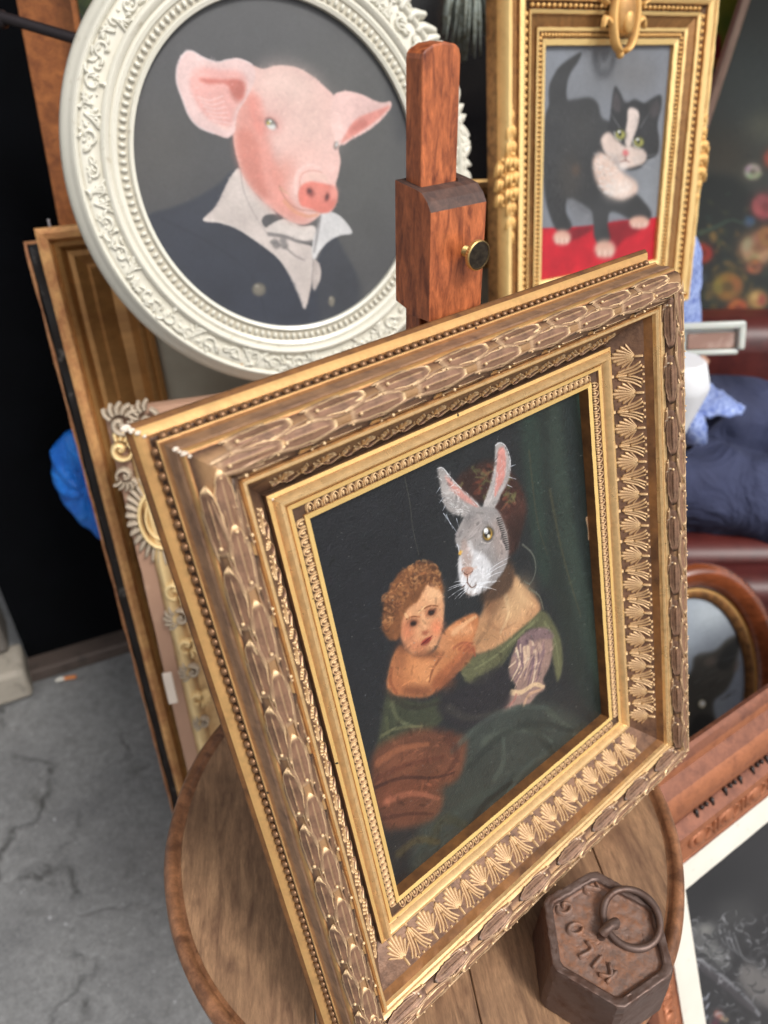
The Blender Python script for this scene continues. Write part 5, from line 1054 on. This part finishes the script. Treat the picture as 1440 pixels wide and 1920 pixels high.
# ------------------------------------------------------------------ large flower still life at the upper right, and a yellow picture
q1, q2 = at_y(1409, -5, 2.02), at_y(1300, 325, 1.90); ey = (q1 - q2).normalized(); exx = Vector((.94, -.30, 0)); ex = (exx - ey * exx.dot(ey)).normalized(); ez = ex.cross(ey)
fw, fh = 1.0, 1.47; TLf = q1 + ey * .45; FL = mat4(ex, ey, ez, TLf + ex * fw / 2 - ey * fh / 2)
fl_ = empty('flower_still_life', FL, 'large dark canvas painted with heaped flowers and fruit, tilted at the upper right', 'picture')
cv = Canvas(FL, fw, fh, 900, (60, 62, 56)); cv.pre = (1280, 0, .3125)
cv.blob((430, 500), 200, 300, (72, 78, 74), .9, .9); cv.blob((500, 760), 130, 90, (104, 104, 86), .9, .8); cv.blob((250, 950), 160, 160, (66, 58, 44), .9, .8)
cv.poly([(80, 1100), (250, 1050), (350, 1100), (520, 1250), (700, 1200), (900, 1500), (900, 2300), (0, 2300), (40, 1500)], (26, 32, 28), 40, .95); cv.blob((470, 1900), 90, 120, (16, 22, 20), .9, .8)
g = random.Random(8)
def flower(x, y, r_, c1, c2, n=9):
    r_ *= 1.3; c1 = tuple(min(255, q * 1.12) for q in c1)
    cv.blob((x, y), r_, r_ * .92, c2, .6, .95)
    for i in range(n): a = 6.283 * i / n + g.random(); cv.blob((x + r_ * .55 * math.cos(a), y + r_ * .5 * math.sin(a)), r_ * .42, r_ * .3, tuple(c_ * g.uniform(.8, 1.1) for c_ in c1), .7, .8, math.degrees(a) + 90)
    cv.blob((x, y), r_ * .3, r_ * .28, c2, .7, .8)
for i in range(90): cv.blob((g.uniform(80, 420), g.uniform(1350, 2050)), g.uniform(10, 34), g.uniform(8, 24), g.choice([(110, 84, 36), (84, 66, 34), (56, 62, 36), (134, 104, 52), (44, 52, 34)]), .8, .7, g.uniform(0, 180))
for i in range(60): cv.line([(g.uniform(60, 500), g.uniform(1050, 2100))] * 1 + [(g.uniform(60, 500), g.uniform(1050, 2100))], (60, 66, 42), 5, 2, .25, smooth=False) if i % 3 == 0 else cv.blob((g.uniform(60, 620), g.uniform(1150, 2200)), g.uniform(14, 30), g.uniform(8, 16), g.choice([(48, 66, 48), (36, 50, 44), (70, 70, 40)]), .8, .6, g.uniform(0, 180))
flower(420, 1030, 44, (176, 164, 150), (120, 110, 96)); flower(500, 1240, 72, (168, 84, 78), (130, 56, 56)); flower(400, 1330, 26, (52, 72, 104), (80, 100, 130), 5); flower(450, 1490, 90, (176, 146, 110), (150, 104, 70)); flower(520, 1420, 60, (176, 112, 66), (140, 84, 50))
flower(120, 1520, 52, (150, 44, 26), (110, 30, 20)); flower(270, 1720, 80, (130, 100, 44), (96, 74, 32)); flower(430, 1600, 40, (150, 90, 54), (120, 70, 46)); flower(90, 1660, 44, (60, 60, 70), (40, 42, 50)); flower(330, 1850, 50, (170, 90, 40), (130, 60, 30))
cv.blob((450, 1800), 62, 66, (186, 142, 78), .5, .95); cv.blob((475, 1800), 26, 34, (158, 60, 56), .8, .8); cv.blob((432, 1780), 22, 24, (222, 188, 120), .9, .7); flower(330, 1930, 60, (150, 44, 24), (120, 26, 18)); flower(470, 1960, 56, (164, 56, 24), (120, 36, 20)); flower(250, 1900, 40, (170, 70, 30), (120, 40, 20))
flower(520, 2080, 70, (140, 116, 66), (96, 84, 50)); cv.line([(100, 1400), (200, 1360), (290, 1320), (360, 1340)], (70, 96, 76), 30, 10, .6, .8); flower(560, 950, 60, (150, 80, 50), (120, 66, 46))
panel('painting', fw, fh, (cv.brush(4000, 9, 3, .10, .5, 6), cv)[1].material('flower_painting', gain=.7, rough=.45, weave=500, wb=.1), fl_)
m_str = wood('stretcher_wood', (206, 172, 150), (150, 114, 98), axis=1, rough=.6); mb = MB(); mb.box((-fw / 2 - .009, 0, -.006), (.016, fh + .02, .026)); bevel(mb.build('stretcher_bar', m_str, fl_), .002)
mb = MB(); mb.box((0, -fh / 2 - .010, -.006), (fw, .018, .026)); bevel(mb.build('stretcher_bar', m_str, fl_), .002)
mb = MB(); mb.box((-fw / 2 - .021, 0, -.012), (.008, fh + .02, .03)); bevel(mb.build('edging', wood('red_edge', (140, 84, 62), (96, 52, 42), axis=1), fl_), .001)
yc = at_y(1372, 70, 2.25); YM = mat4(*basis(-8, 4), yc); yp = empty('yellow_abstract_picture', YM, 'small yellow and green abstract picture with a red peak, glimpsed above the gilt kitten frame', 'picture')
cv = Canvas(YM, .30, .34, 200, (116, 112, 30)); cv.pre = (1280, 0, .3125); cv.blob((280, 140), 60, 60, (84, 96, 30), .9); cv.blob((330, 300), 50, 60, (140, 128, 30), .9, .8)
cv.poly([(210, 190), (228, 230), (226, 360), (160, 350), (190, 250)], (132, 26, 36), 8, smooth=False); cv.poly([(150, 350), (260, 360), (250, 400), (150, 400)], (160, 96, 40), 8); cv.blob((200, 450), 60, 40, (64, 44, 50), .8)
panel('painting', .30, .34, cv.material('yellow_painting', gain=1.3), yp); mb = MB(); mb.box((0, .18, 0), (.34, .022, .02)); mb.build('frame_rail', m_dkf, yp)

# ------------------------------------------------------------------ seated person and armchair at the right
m_maroon = paint('maroon_leather', (92, 38, 34), dirt=(60, 22, 22), rough=.45, scale=18, amount=.55, bumps=.3, var=.3)
ch = empty('armchair', mat4(Vector((1, 0, 0)), Vector((0, 1, 0)), Vector((0, 0, 1)), Vector((.70, 1.38, 0))), 'maroon leather armchair under the seated person at the right', 'armchair')
def soft(name, c, d, mat, par, bev_=.04, M=None):
    mb = MB(); mb.box((0, 0, 0), d); o = mb.build(name, mat, par, M=(Matrix.Translation(c) @ M) if M else Matrix.Translation(c)); bevel(o, bev_, 4)
    for p in o.data.polygons: p.use_smooth = True
    return o
soft('seat', (.05, -.03, .36), (.74, .50, .14), m_maroon, ch); soft('base', (.05, -.02, .18), (.76, .50, .24), m_maroon, ch, .02)
soft('armrest', (.16, .30, .52), (1.0, .16, .30), m_maroon, ch, .06); soft('backrest', (-.40, .02, .52), (.14, .60, .84), m_maroon, ch, .05)
soft('armrest', (.10, -.34, .33), (.80, .10, .22), m_maroon, ch, .04)
for sx_ in (-1, 1):
    for sy_ in (-1, 1): mb = MB(); mb.lathe([(.0, 0), (.018, 0), (.024, .07), (0, .07)], 12, M=Matrix.Translation((sx_ * .3, sy_ * .2, 0))); mb.build('foot', m_dkf, ch)
m_skin = paint('skin', (196, 148, 122), rough=.5, var=.05); m_navy, n, b = M_('navy_cotton'); v = coords(n); f1 = noise(n, v, 5, 4, .6, .4); f2 = noise(n, v, 300, 2, .5)
n.links.new(ramp(n, f1, [(.3, lin((38, 42, 66))), (.7, lin((52, 58, 88)))]), b.inputs['Base Color']); b.inputs['Roughness'].default_value = .85
mxx = N(n, 'ShaderNodeMath', operation='MULTIPLY_ADD'); mxx.inputs[1].default_value = .06; n.links.new(f2, mxx.inputs[0]); n.links.new(noise(n, v, 9, 3, .5, 1.2), mxx.inputs[2]); bump(n, b, mxx.outputs[0], .9, .03)
m_shirt, n, b = M_('blue_seersucker'); v = coords(n); f1 = noise(n, v, 130, 4, .7); n.links.new(ramp(n, f1, [(.38, lin((84, 104, 170))), (.62, lin((166, 182, 222)))]), b.inputs['Base Color']); b.inputs['Roughness'].default_value = .8; bump(n, b, f1, .7, .003)
pe = empty('person', Matrix.Translation((.46, 1.33, .44)), 'person in a blue seersucker shirt and navy trousers seated sideways, holding a white box', 'person')
def skinned(name, joints, edges, mat, par, sub=2, root=0):
    me = bpy.data.meshes.new(name); I = pe.matrix_world.inverted(); me.from_pydata([tuple(I @ Vector(j[:3])) for j in joints], edges, []); o = put(name, me, par)
    sk_ = o.modifiers.new('skin', 'SKIN'); sk_.use_smooth_shade = True; o.modifiers.new('sub', 'SUBSURF').levels = sub; o.modifiers['sub'].render_levels = sub
    if not me.skin_vertices: 
        me.attributes
        bpy.context.view_layer.objects.active = o
    for i, j in enumerate(joints):
        r_ = j[3] if hasattr(j[3], '__len__') else (j[3], j[3]); me.skin_vertices[0].data[i].radius = r_
    me.skin_vertices[0].data[root].use_root = True; me.materials.append(mat); return o
J = [(.46, 1.32, .53, .11), (.45, 1.33, .70, (.10, .13)), (.41, 1.34, .88, (.10, .14)), (.385, 1.345, .985, (.07, .10)), (.375, 1.345, 1.05, .045), (.375, 1.345, 1.10, .05),
     (.40, 1.19, .95, .050), (.40, 1.10, .78, .040), (.410, 1.09, .80, .026), (.41, 1.50, .95, .050), (.43, 1.50, .72, .040), (.47, 1.30, .74, .026),
     (.54, 1.24, .50, .085), (.90, 1.18, .46, .062), (.92, 1.16, .24, .050), (.93, 1.15, .06, .036), (1.03, 1.14, .035, .028), (.55, 1.42, .55, .085), (.93, 1.42, .53, .062), (.97, 1.42, .28, .050), (.98, 1.42, .06, .036), (1.08, 1.42, .035, .028)]
E_ = [(0, 1), (1, 2), (2, 3), (3, 4), (4, 5), (3, 6), (6, 7), (7, 8), (3, 9), (9, 10), (10, 11), (0, 12), (12, 13), (13, 14), (14, 15), (15, 16), (0, 17), (17, 18), (18, 19), (19, 20), (20, 21)]
for hx, hy, s_ in ((.425, 1.095, 1), (.485, 1.28, -1)):      # fingers closing under the box, thumb over it
    wri = 8 if s_ == 1 else 11
    for k in range(4):
        b0 = len(J); yy = hy + s_ * (-.012 + k * .004); J += [(hx + .012 + k * .004, yy, (.785 if s_ == 1 else .73) - k * .002 + .01 * (k % 2), .0085), (hx + .035 + k * .006, yy + s_ * .016, .772 if s_ == 1 else .72, .0078), (hx + .045 + k * .007, yy + s_ * .034, .776 if s_ == 1 else .722, .007)]; E_ += [(wri, b0), (b0, b0 + 1), (b0 + 1, b0 + 2)]
    b0 = len(J); J += [(hx + .012, hy + s_ * .004, .815 if s_ == 1 else .75, .0095), (hx + .034, hy + s_ * .012, .835 if s_ == 1 else .755, .008)]; E_ += [(wri, b0), (b0, b0 + 1)]
skinned('body', J, E_, m_skin, pe)
skinned('trousers', [(.46, 1.32, .53, .135), (.54, 1.24, .50, .105), (.72, 1.21, .48, .095), (.90, 1.18, .46, .085), (.92, 1.16, .26, .075), (.93, 1.15, .09, .066), (.55, 1.42, .55, .105), (.74, 1.42, .54, .095), (.93, 1.42, .53, .085), (.97, 1.42, .28, .075), (.98, 1.42, .09, .066)], [(0, 1), (1, 2), (2, 3), (3, 4), (4, 5), (0, 6), (6, 7), (7, 8), (8, 9), (9, 10)], m_navy, pe)
skinned('shirt', [(.475, 1.32, .60, (.125, .155)), (.45, 1.33, .72, (.118, .15)), (.42, 1.34, .88, (.112, .150)), (.39, 1.345, .985, (.08, .11)), (.38, 1.345, 1.02, .058), (.40, 1.19, .95, .066), (.40, 1.105, .80, .056), (.41, 1.50, .95, .066), (.43, 1.50, .75, .056)], [(0, 1), (1, 2), (2, 3), (3, 4), (3, 5), (5, 6), (3, 7), (7, 8)], m_shirt, pe)
for nm, st, sz in (('trousers', .036, .075), ('shirt', .016, .05)):
    tx = bpy.data.textures.new(nm + '_folds', 'CLOUDS'); tx.noise_scale = sz; tx.noise_depth = 1
    o = next(c_ for c_ in pe.children if c_.name == nm); m_d = o.modifiers.new('folds', 'DISPLACE'); m_d.texture = tx; m_d.strength = st; m_d.mid_level = .5; o.modifiers['sub'].levels = o.modifiers['sub'].render_levels = 3
# shirt tail over the lap
mb = MB(); P = []; o1, o2, o3, o4 = at_y(1300, 735, 1.36), at_y(1398, 772, 1.27), at_y(1318, 772, 1.23), at_y(1250, 800, 1.2)
cs = [at_y(1290, 690, 1.36), at_y(1335, 722, 1.35), at_y(1362, 738, 1.31), at_y(1396, 772, 1.25)]; cd = [at_y(1270, 790, 1.20), at_y(1300, 780, 1.19), at_y(1345, 778, 1.19), at_y(1392, 776, 1.22)]
for i in range(13):
    t = i / 12 * 3; k = min(int(t), 2); a, b2 = cs[k].lerp(cs[k + 1], t - k), cd[k].lerp(cd[k + 1], t - k); P.append([a.lerp(b2, j / 10) + Vector((0, 0, .012 * math.sin(j / 10 * math.pi) + .003 * math.sin(i * 2 + j))) for j in range(11)])
I = pe.matrix_world.inverted(); P = [[I @ p for p in r] for r in P]; mb.grid(P); mb.grid([[p - Vector((0, 0, .003)) for p in r] for r in P]); 
a_ = [at_y(x, y, 1.16) for x, y in ((1280, 770), (1318, 775), (1326, 800), (1326, 832), (1312, 836), (1280, 834))]
mb.add([I @ (p + Vector((0, dy, 0))) for dy in (0, .006) for p in a_], [(0, 1, 2, 3, 4, 5), (11, 10, 9, 8, 7, 6)] + [(i, (i + 1) % 6, 6 + (i + 1) % 6, 6 + i) for i in range(6)])
mb.build('shirt_tail', m_shirt, pe, angle=None)
# head with face and hair (turned towards the box)
hc = Vector((.375, 1.345, 1.165)); mb = MB(); P = []
for j in range(17):
    th = math.pi * j / 16; row = []
    for i in range(24):
        ph = 2 * math.pi * i / 24; x, y, z = math.sin(th) * math.cos(ph), math.sin(th) * math.sin(ph), math.cos(th); fr = max(0, x)
        r_ = 1 + .16 * math.exp(-((y / .16) ** 2 + ((z + .12) / .22) ** 2)) * (x > 0) - .07 * math.exp(-(((abs(y) - .38) / .16) ** 2 + ((z - .12) / .14) ** 2)) * (x > 0) + .05 * math.exp(-((y / .3) ** 2 + ((z + .48) / .08) ** 2)) * (x > 0)
        row.append(tuple(I @ (hc + Vector((x * .088 * r_, y * .072 * (1 - .2 * max(0, -z)), z * .112))))) 
    P.append(row)
mb.grid(P, closed_v=True); mb.build('head', m_skin, pe, angle=None)
for s_ in (-1, 1):
    mb = MB(); c_ = I @ (hc + Vector((.004, s_ * .072, -.002))); mb.sphere(tuple(c_), .022, 10, 8, sc=(.6, .35, 1.1)); mb.build('ear', m_skin, pe, angle=None)
    mb = MB(); c_ = I @ (hc + Vector((.074, s_ * .028, .012))); mb.sphere(tuple(c_), .011, 10, 8); mb.build('eye', paint('eye_white', (210, 206, 200), rough=.2), pe, angle=None)
mb = MB(); c_ = I @ (hc + Vector((.082, 0, -.055))); mb.sphere(tuple(c_), .02, 10, 6, sc=(.3, 1, .25)); mb.build('mouth', paint('lip', (150, 84, 76), rough=.5), pe, angle=None)
mb = MB(); P = []
for j in range(12):
    th = math.pi * .62 * j / 11; P.append([tuple(I @ (hc + Vector((-.012 + .094 * math.sin(th) * math.cos(ph) - (.03 * max(0, math.cos(ph)) * (j / 11)), .080 * math.sin(th) * math.sin(ph), .012 + .116 * math.cos(th) + .002 * math.sin(ph * 17))))) for ph in [2 * math.pi * i / 24 for i in range(24)]])
mb.grid(P, closed_v=True); mb.build('hair', paint('brown_hair', (70, 50, 38), rough=.6, scale=200, bumps=.6), pe, angle=None)

# box held in the hands, paper cup on the lap
m_box, n, b = M_('frosted_plastic'); b.inputs['Base Color'].default_value = lin((206, 208, 200)); b.inputs['Roughness'].default_value = .3; b.inputs['Transmission Weight'].default_value = .25; b.inputs['Subsurface Weight'].default_value = .1
bc = at_y(1326, 636, 1.15); bx_ = empty('food_box', mat4(*basis(-6, 22, 4), bc), 'frosted white plastic food box with brown contents, held at the right of the gilt frame', 'box')
mb = MB(); bwid, bhei, bd = .098, .050, .10
mb.box((0, 0, -.03), (bwid, bhei, .06)); bevel(mb.build('tray', m_box, bx_), .008, 4)
mb = MB()
for c_, d_ in (((0, bhei / 2 - .004, .006), (bwid + .012, .012, .014)), ((0, -bhei / 2 + .004, .004), (bwid - .004, .009, .010)), ((bwid / 2 + .001, .004, .006), (.011, bhei - .006, .014)), ((-bwid / 2, 0, .004), (.009, bhei - .004, .012))): mb.box(c_, d_)
bevel(mb.build('lid_rim', m_box, bx_), .0035, 3)
mb = MB(); mb.box((.006, -.003, .002), (bwid - .022, bhei - .024, .004)); bevel(mb.build('contents', paint('brown_food', (140, 106, 92), dirt=(176, 150, 138), rough=.6, scale=40), bx_), .002)
cup_t, cup_b = at_y(1282, 668, 1.04), at_y(1284, 860, 1.02); m_cup = paint('white_paper', (212, 212, 215), rough=.55, var=.05)
ccx = Vector((cup_t.x - .004, 1.03, 0)); H_ = cup_t.z - cup_b.z
mb = MB(); mb.lathe([(.0, 0), (.016, .001), (.020, .01), (.046, H_ * .74), (.047, H_ * .80), (.036, H_ * .97), (.030, H_), (0, H_)], 10, M=Matrix.Translation((ccx.x, 1.03, cup_b.z)))
o = mb.build('paper_bag', m_cup, angle=40); tag(o, 'plain white tapering paper bag beside the person in navy, right of the gilt frame', 'bag')

# ------------------------------------------------------------------ brown oval picture at the right
OM = mat4(*basis(16, 24), at_y(1296, 1300, .80)); oc = empty('brown_oval_picture', OM, 'glossy brown oval frame with gilt slip around a grey animal portrait at the lower right', 'picture')
m_brn = wood('mahogany_gloss', (172, 92, 54), (96, 48, 28), axis=0, rough=.2, coat=.8, contrast=.6, bumps=.05); a_o, b_o = .102, .158
po = [(0, -.006), (0, 0), (.004, .002), (.010, .004), (.017, .002), (.0175, .004)]; P = []; P2 = []; po2 = [(.0175, .000), (.0185, .007), (.028, .012), (.040, .019), (.048, .018), (.056, .010), (.058, -.004), (.05, -.012)]
for i in range(96):
    a = 2 * math.pi * i / 96; P.append([((a_o + u) * math.cos(a), (b_o + u) * math.sin(a), h) for u, h in po]); P2.append([((a_o + u) * math.cos(a), (b_o + u) * math.sin(a), h) for u, h in po2])
mb = MB(); mb.grid(P, closed_u=True); mb.build('gilt_slip', m_kd, oc, angle=50); mb = MB(); mb.grid(P2, closed_u=True); mb.build('moulding', m_brn, oc, angle=60)
MO = OM @ Matrix.Translation((0, 0, -.004)); cv = Canvas(MO, .215, .325, 360, (142, 150, 160)); cv.pre = (1200, 950, .2344)
cv.blob((560, 850), 160, 120, (166, 174, 180), .9, .8); cv.blob((800, 1500), 100, 300, (128, 136, 150), .9, .8)
cv.poly([(800, 1030), (788, 1180), (750, 1350), (690, 1470), (590, 1560), (600, 1700), (620, 1900), (300, 2000), (200, 1500), (400, 1330), (440, 1200), (600, 1150), (700, 1060)], (74, 72, 68), 22)
cv.poly([(790, 1050), (760, 1200), (700, 1300), (620, 1280), (660, 1150)], (50, 52, 52), 18, .9); cv.blob((560, 1240), 50, 30, (130, 116, 108), .9, .7, -30); cv.blob((770, 1280), 20, 50, (120, 104, 94), .8, .6, 20)
g = random.Random(3)
for i in range(50): x, y = g.uniform(420, 700), g.uniform(1200, 1550); cv.line([(x, y), (x + 40, y - 30), (x + 90, y - 46)], g.choice([(110, 112, 112), (50, 50, 50), (90, 84, 78)]), 7, 2, .5, .8)
cv.blob((496, 1580), 44, 42, (52, 50, 46), .5); cv.blob((496, 1578), 32, 34, (196, 188, 160), .3); cv.blob((500, 1574), 20, 20, (232, 232, 234), .4); cv.poly([(440, 1680), (600, 1700), (620, 2000), (380, 2000)], (46, 46, 46), 20, .8)
panel('portrait', .215, .325, cv.material('animal_portrait', gain=1.1), oc, Matrix.Translation((0, 0, -.004)), ell=True)
zb = (OM @ Vector((0, -(b_o + .058), 0))); mb = MB(); mb.box((0, 0, 0), (.34, .2, max(.02, zb.z - .012)), M=Matrix.Translation((zb.x, zb.y - .0, max(.02, zb.z - .012) / 2)))
tag(bevel(mb.build('wooden_crate', m_bench), .004), 'low wooden box propping up the brown oval picture at the lower right', 'box')

# ------------------------------------------------------------------ copper toned frame with a dark print, lower right
m_cop = gilt('copper_bronze', (172, 108, 74), (132, 80, 56), metal=.4, rough=.34, amount=.6, scale=70, bumps=.12); m_cop2 = gilt('copper_shadow', (142, 90, 68), (110, 68, 54), metal=.35, rough=.4, amount=.55, scale=70, bumps=.15)
ex, ey, ez = basis(33, 24, 0); pin = at_z(1284, 1668, .545)
cw, chh = .78, .70; cb_ = .162; CF = mat4(ex, ey, ez, pin + ex * (cw / 2 - cb_) - ey * (chh / 2 - cb_))
cf = empty('copper_toned_frame', CF, 'copper toned moulded frame around a dark grey figure print, low beside the round table', 'picture')
pc_ = [(0, -.012), (0, .001), (.003, .002), (.0195, .002), (.020, .006), (.0205, .004), (.0225, .008), (.0235, .006), (.024, .010), (.038, .016), (.0395, .021), (.044, .023), (.0485, .014), (.050, .010), (.053, .013), (.060, .024), (.066, .026), (.072, .021), (.080, .010), (.085, .012), (.090, .010), (.092, .006), (.0915, -.003)]
KC = .162 / .092; pc_ = [(u * KC, h * KC * .38) for u, h in pc_]
sc_ = [2, 2, 2, 1, 1, 1, 0, 0, 0, 0, 0, 1, 1, 1, 0, 0, 0, 1, 0, 1, 1, 1]
m_wht = paint('white_slip', (214, 208, 196), dirt=(150, 138, 124), rough=.5, scale=50, amount=.68)
rails(cf, cw - 2 * cb_, chh - 2 * cb_, pc_, [m_cop, m_cop2, m_wht], sc_, along=40, rough=.00015, seed=12)
def incised(): 
    mb = MB(); f = lambda a, v, l: (a, .0335 + v * .85, .0056 + v * .17 + l)
    for sgn in (-1, 1):
        stroke(mb, f, [(sgn * .004, -.0065), (sgn * .0085, -.002), (sgn * .0085, .003), (sgn * .004, .0065)], [.0008, .0014, .0014, .0008], .0016, steps=9)
    mb.sphere(f(0, 0, 0), .005, 9, 6, sc=(1, 1.1, .35)); 
    for s2 in (.0125, .016, .0195): stroke(mb, f, [(s2, -.006), (s2, .006)], [.0006, .0011, .0006], .0016, steps=4)
    return mb.mesh('egg', m_cop)
eg = incised(); nb = MB(); nb.box((0, 0, 0), (.0016, .005, .003)); nb.box((.005, .0012, 0), (.0016, .0022, .003)); nb.box((.009, .0012, 0), (.0016, .0022, .003)); nb.box((.014, 0, 0), (.0016, .005, .003)); nm = nb.mesh('notch', m_dkf)
for k in (0, 3, 1):
    L = (cw if k % 2 == 0 else chh) - 2 * cb_ + .03; n_ = int(L / (.026 * KC))
    for i in range(n_):
        put('egg_ornament', eg, cf, side_matrix(k, cw - 2 * cb_, chh - 2 * cb_) @ Matrix.Translation(((i - (n_ - 1) / 2) * .026 * KC, 0, 0)) @ Matrix.Scale(KC, 4))
        if i % 1 == 0: put('notch', nm, cf, side_matrix(k, cw - 2 * cb_, chh - 2 * cb_) @ Matrix.Translation(((i - (n_ - 1) / 2) * .026 * KC, .0495 * KC, .0050 * KC)) @ Matrix.Scale(KC, 4))
# white painted outer stick laid on the inner edge
MC = CF @ Matrix.Translation((0, 0, -.010)); ww_, hh2 = cw - 2 * cb_ + .01, chh - 2 * cb_ + .01
cv = Canvas(MC, ww_, hh2, 520, (34, 33, 36)); cv.pre = (1230, 1700, .1458)
cv.blob((700, -300), 500, 300, (24, 24, 27), .9); cv.blob((1000, 100), 300, 200, (62, 62, 62), .9, .7)
cv.poly([(420, 300), (560, 180), (760, 240), (820, 500), (960, 600), (960, 800), (800, 780), (560, 640), (480, 520)], (92, 92, 92), 60, .8); cv.blob((720, 580), 130, 60, (120, 120, 118), .9, .6, 20); cv.blob((640, 300), 90, 60, (130, 128, 124), .9, .7)
for i in range(7): cv.line([(820 + i * 30, 260 + i * 14), (850 + i * 46, 420 + i * 40), (980 + i * 50, 560 + i * 26)], ((96, 96, 98), (44, 44, 48))[i % 2], 34, 16, .7, .9)
cv.poly([(1040, 880), (1150, 740), (1350, 780), (1500, 900), (1500, 1300), (1250, 1200), (1150, 1100)], (112, 108, 106), 60, .8); cv.line([(500, 660), (800, 860), (1100, 1120), (1330, 1390)], (116, 116, 120), 40, 50, .8, .95); cv.line([(560, 760), (850, 980), (1250, 1330)], (60, 56, 60), 60, 60, .8, .8)
for p in ((440, 1090), (500, 1060), (600, 1200), (660, 1160), (660, 1280), (640, 1440), (510, 800), (350, 900)): cv.blob(p, 15, 60, (150, 152, 162), .8, .8, 30)
cv.blob((800, 1390), 70, 40, (206, 132, 116), .8, .8, 35); cv.blob((880, 1450), 60, 30, (200, 170, 130), .8, .7, 20); cv.blob((760, 1500), 60, 40, (96, 30, 50), .8, .8)
for i in range(110):
    x, y = g.uniform(380, 1450), g.uniform(100, 1500); a = g.uniform(0, 6.28); r_ = g.uniform(30, 110); cv.line([(x + r_ * math.cos(a + q * .6), y + r_ * .8 * math.sin(a + q * .6)) for q in range(5)], g.choice([(120, 120, 122), (24, 24, 27), (150, 150, 154), (70, 70, 73), (14, 14, 16)]), g.uniform(10, 34), 5, .55, .9)
for i in range(60): x, y = g.uniform(360, 1450), g.uniform(0, 1500); cv.line([(x, y), (x + g.uniform(-60, 60), y + g.uniform(20, 80)), (x + g.uniform(-90, 90), y + g.uniform(60, 130))], g.choice([(90, 90, 92), (30, 30, 33), (140, 140, 142)]), 16, 5, .4, .9)
panel('print', ww_, hh2, cv.material('dark_print', gain=.8, rough=.25, coat=.3), cf, Matrix.Translation((0, 0, -.010)))
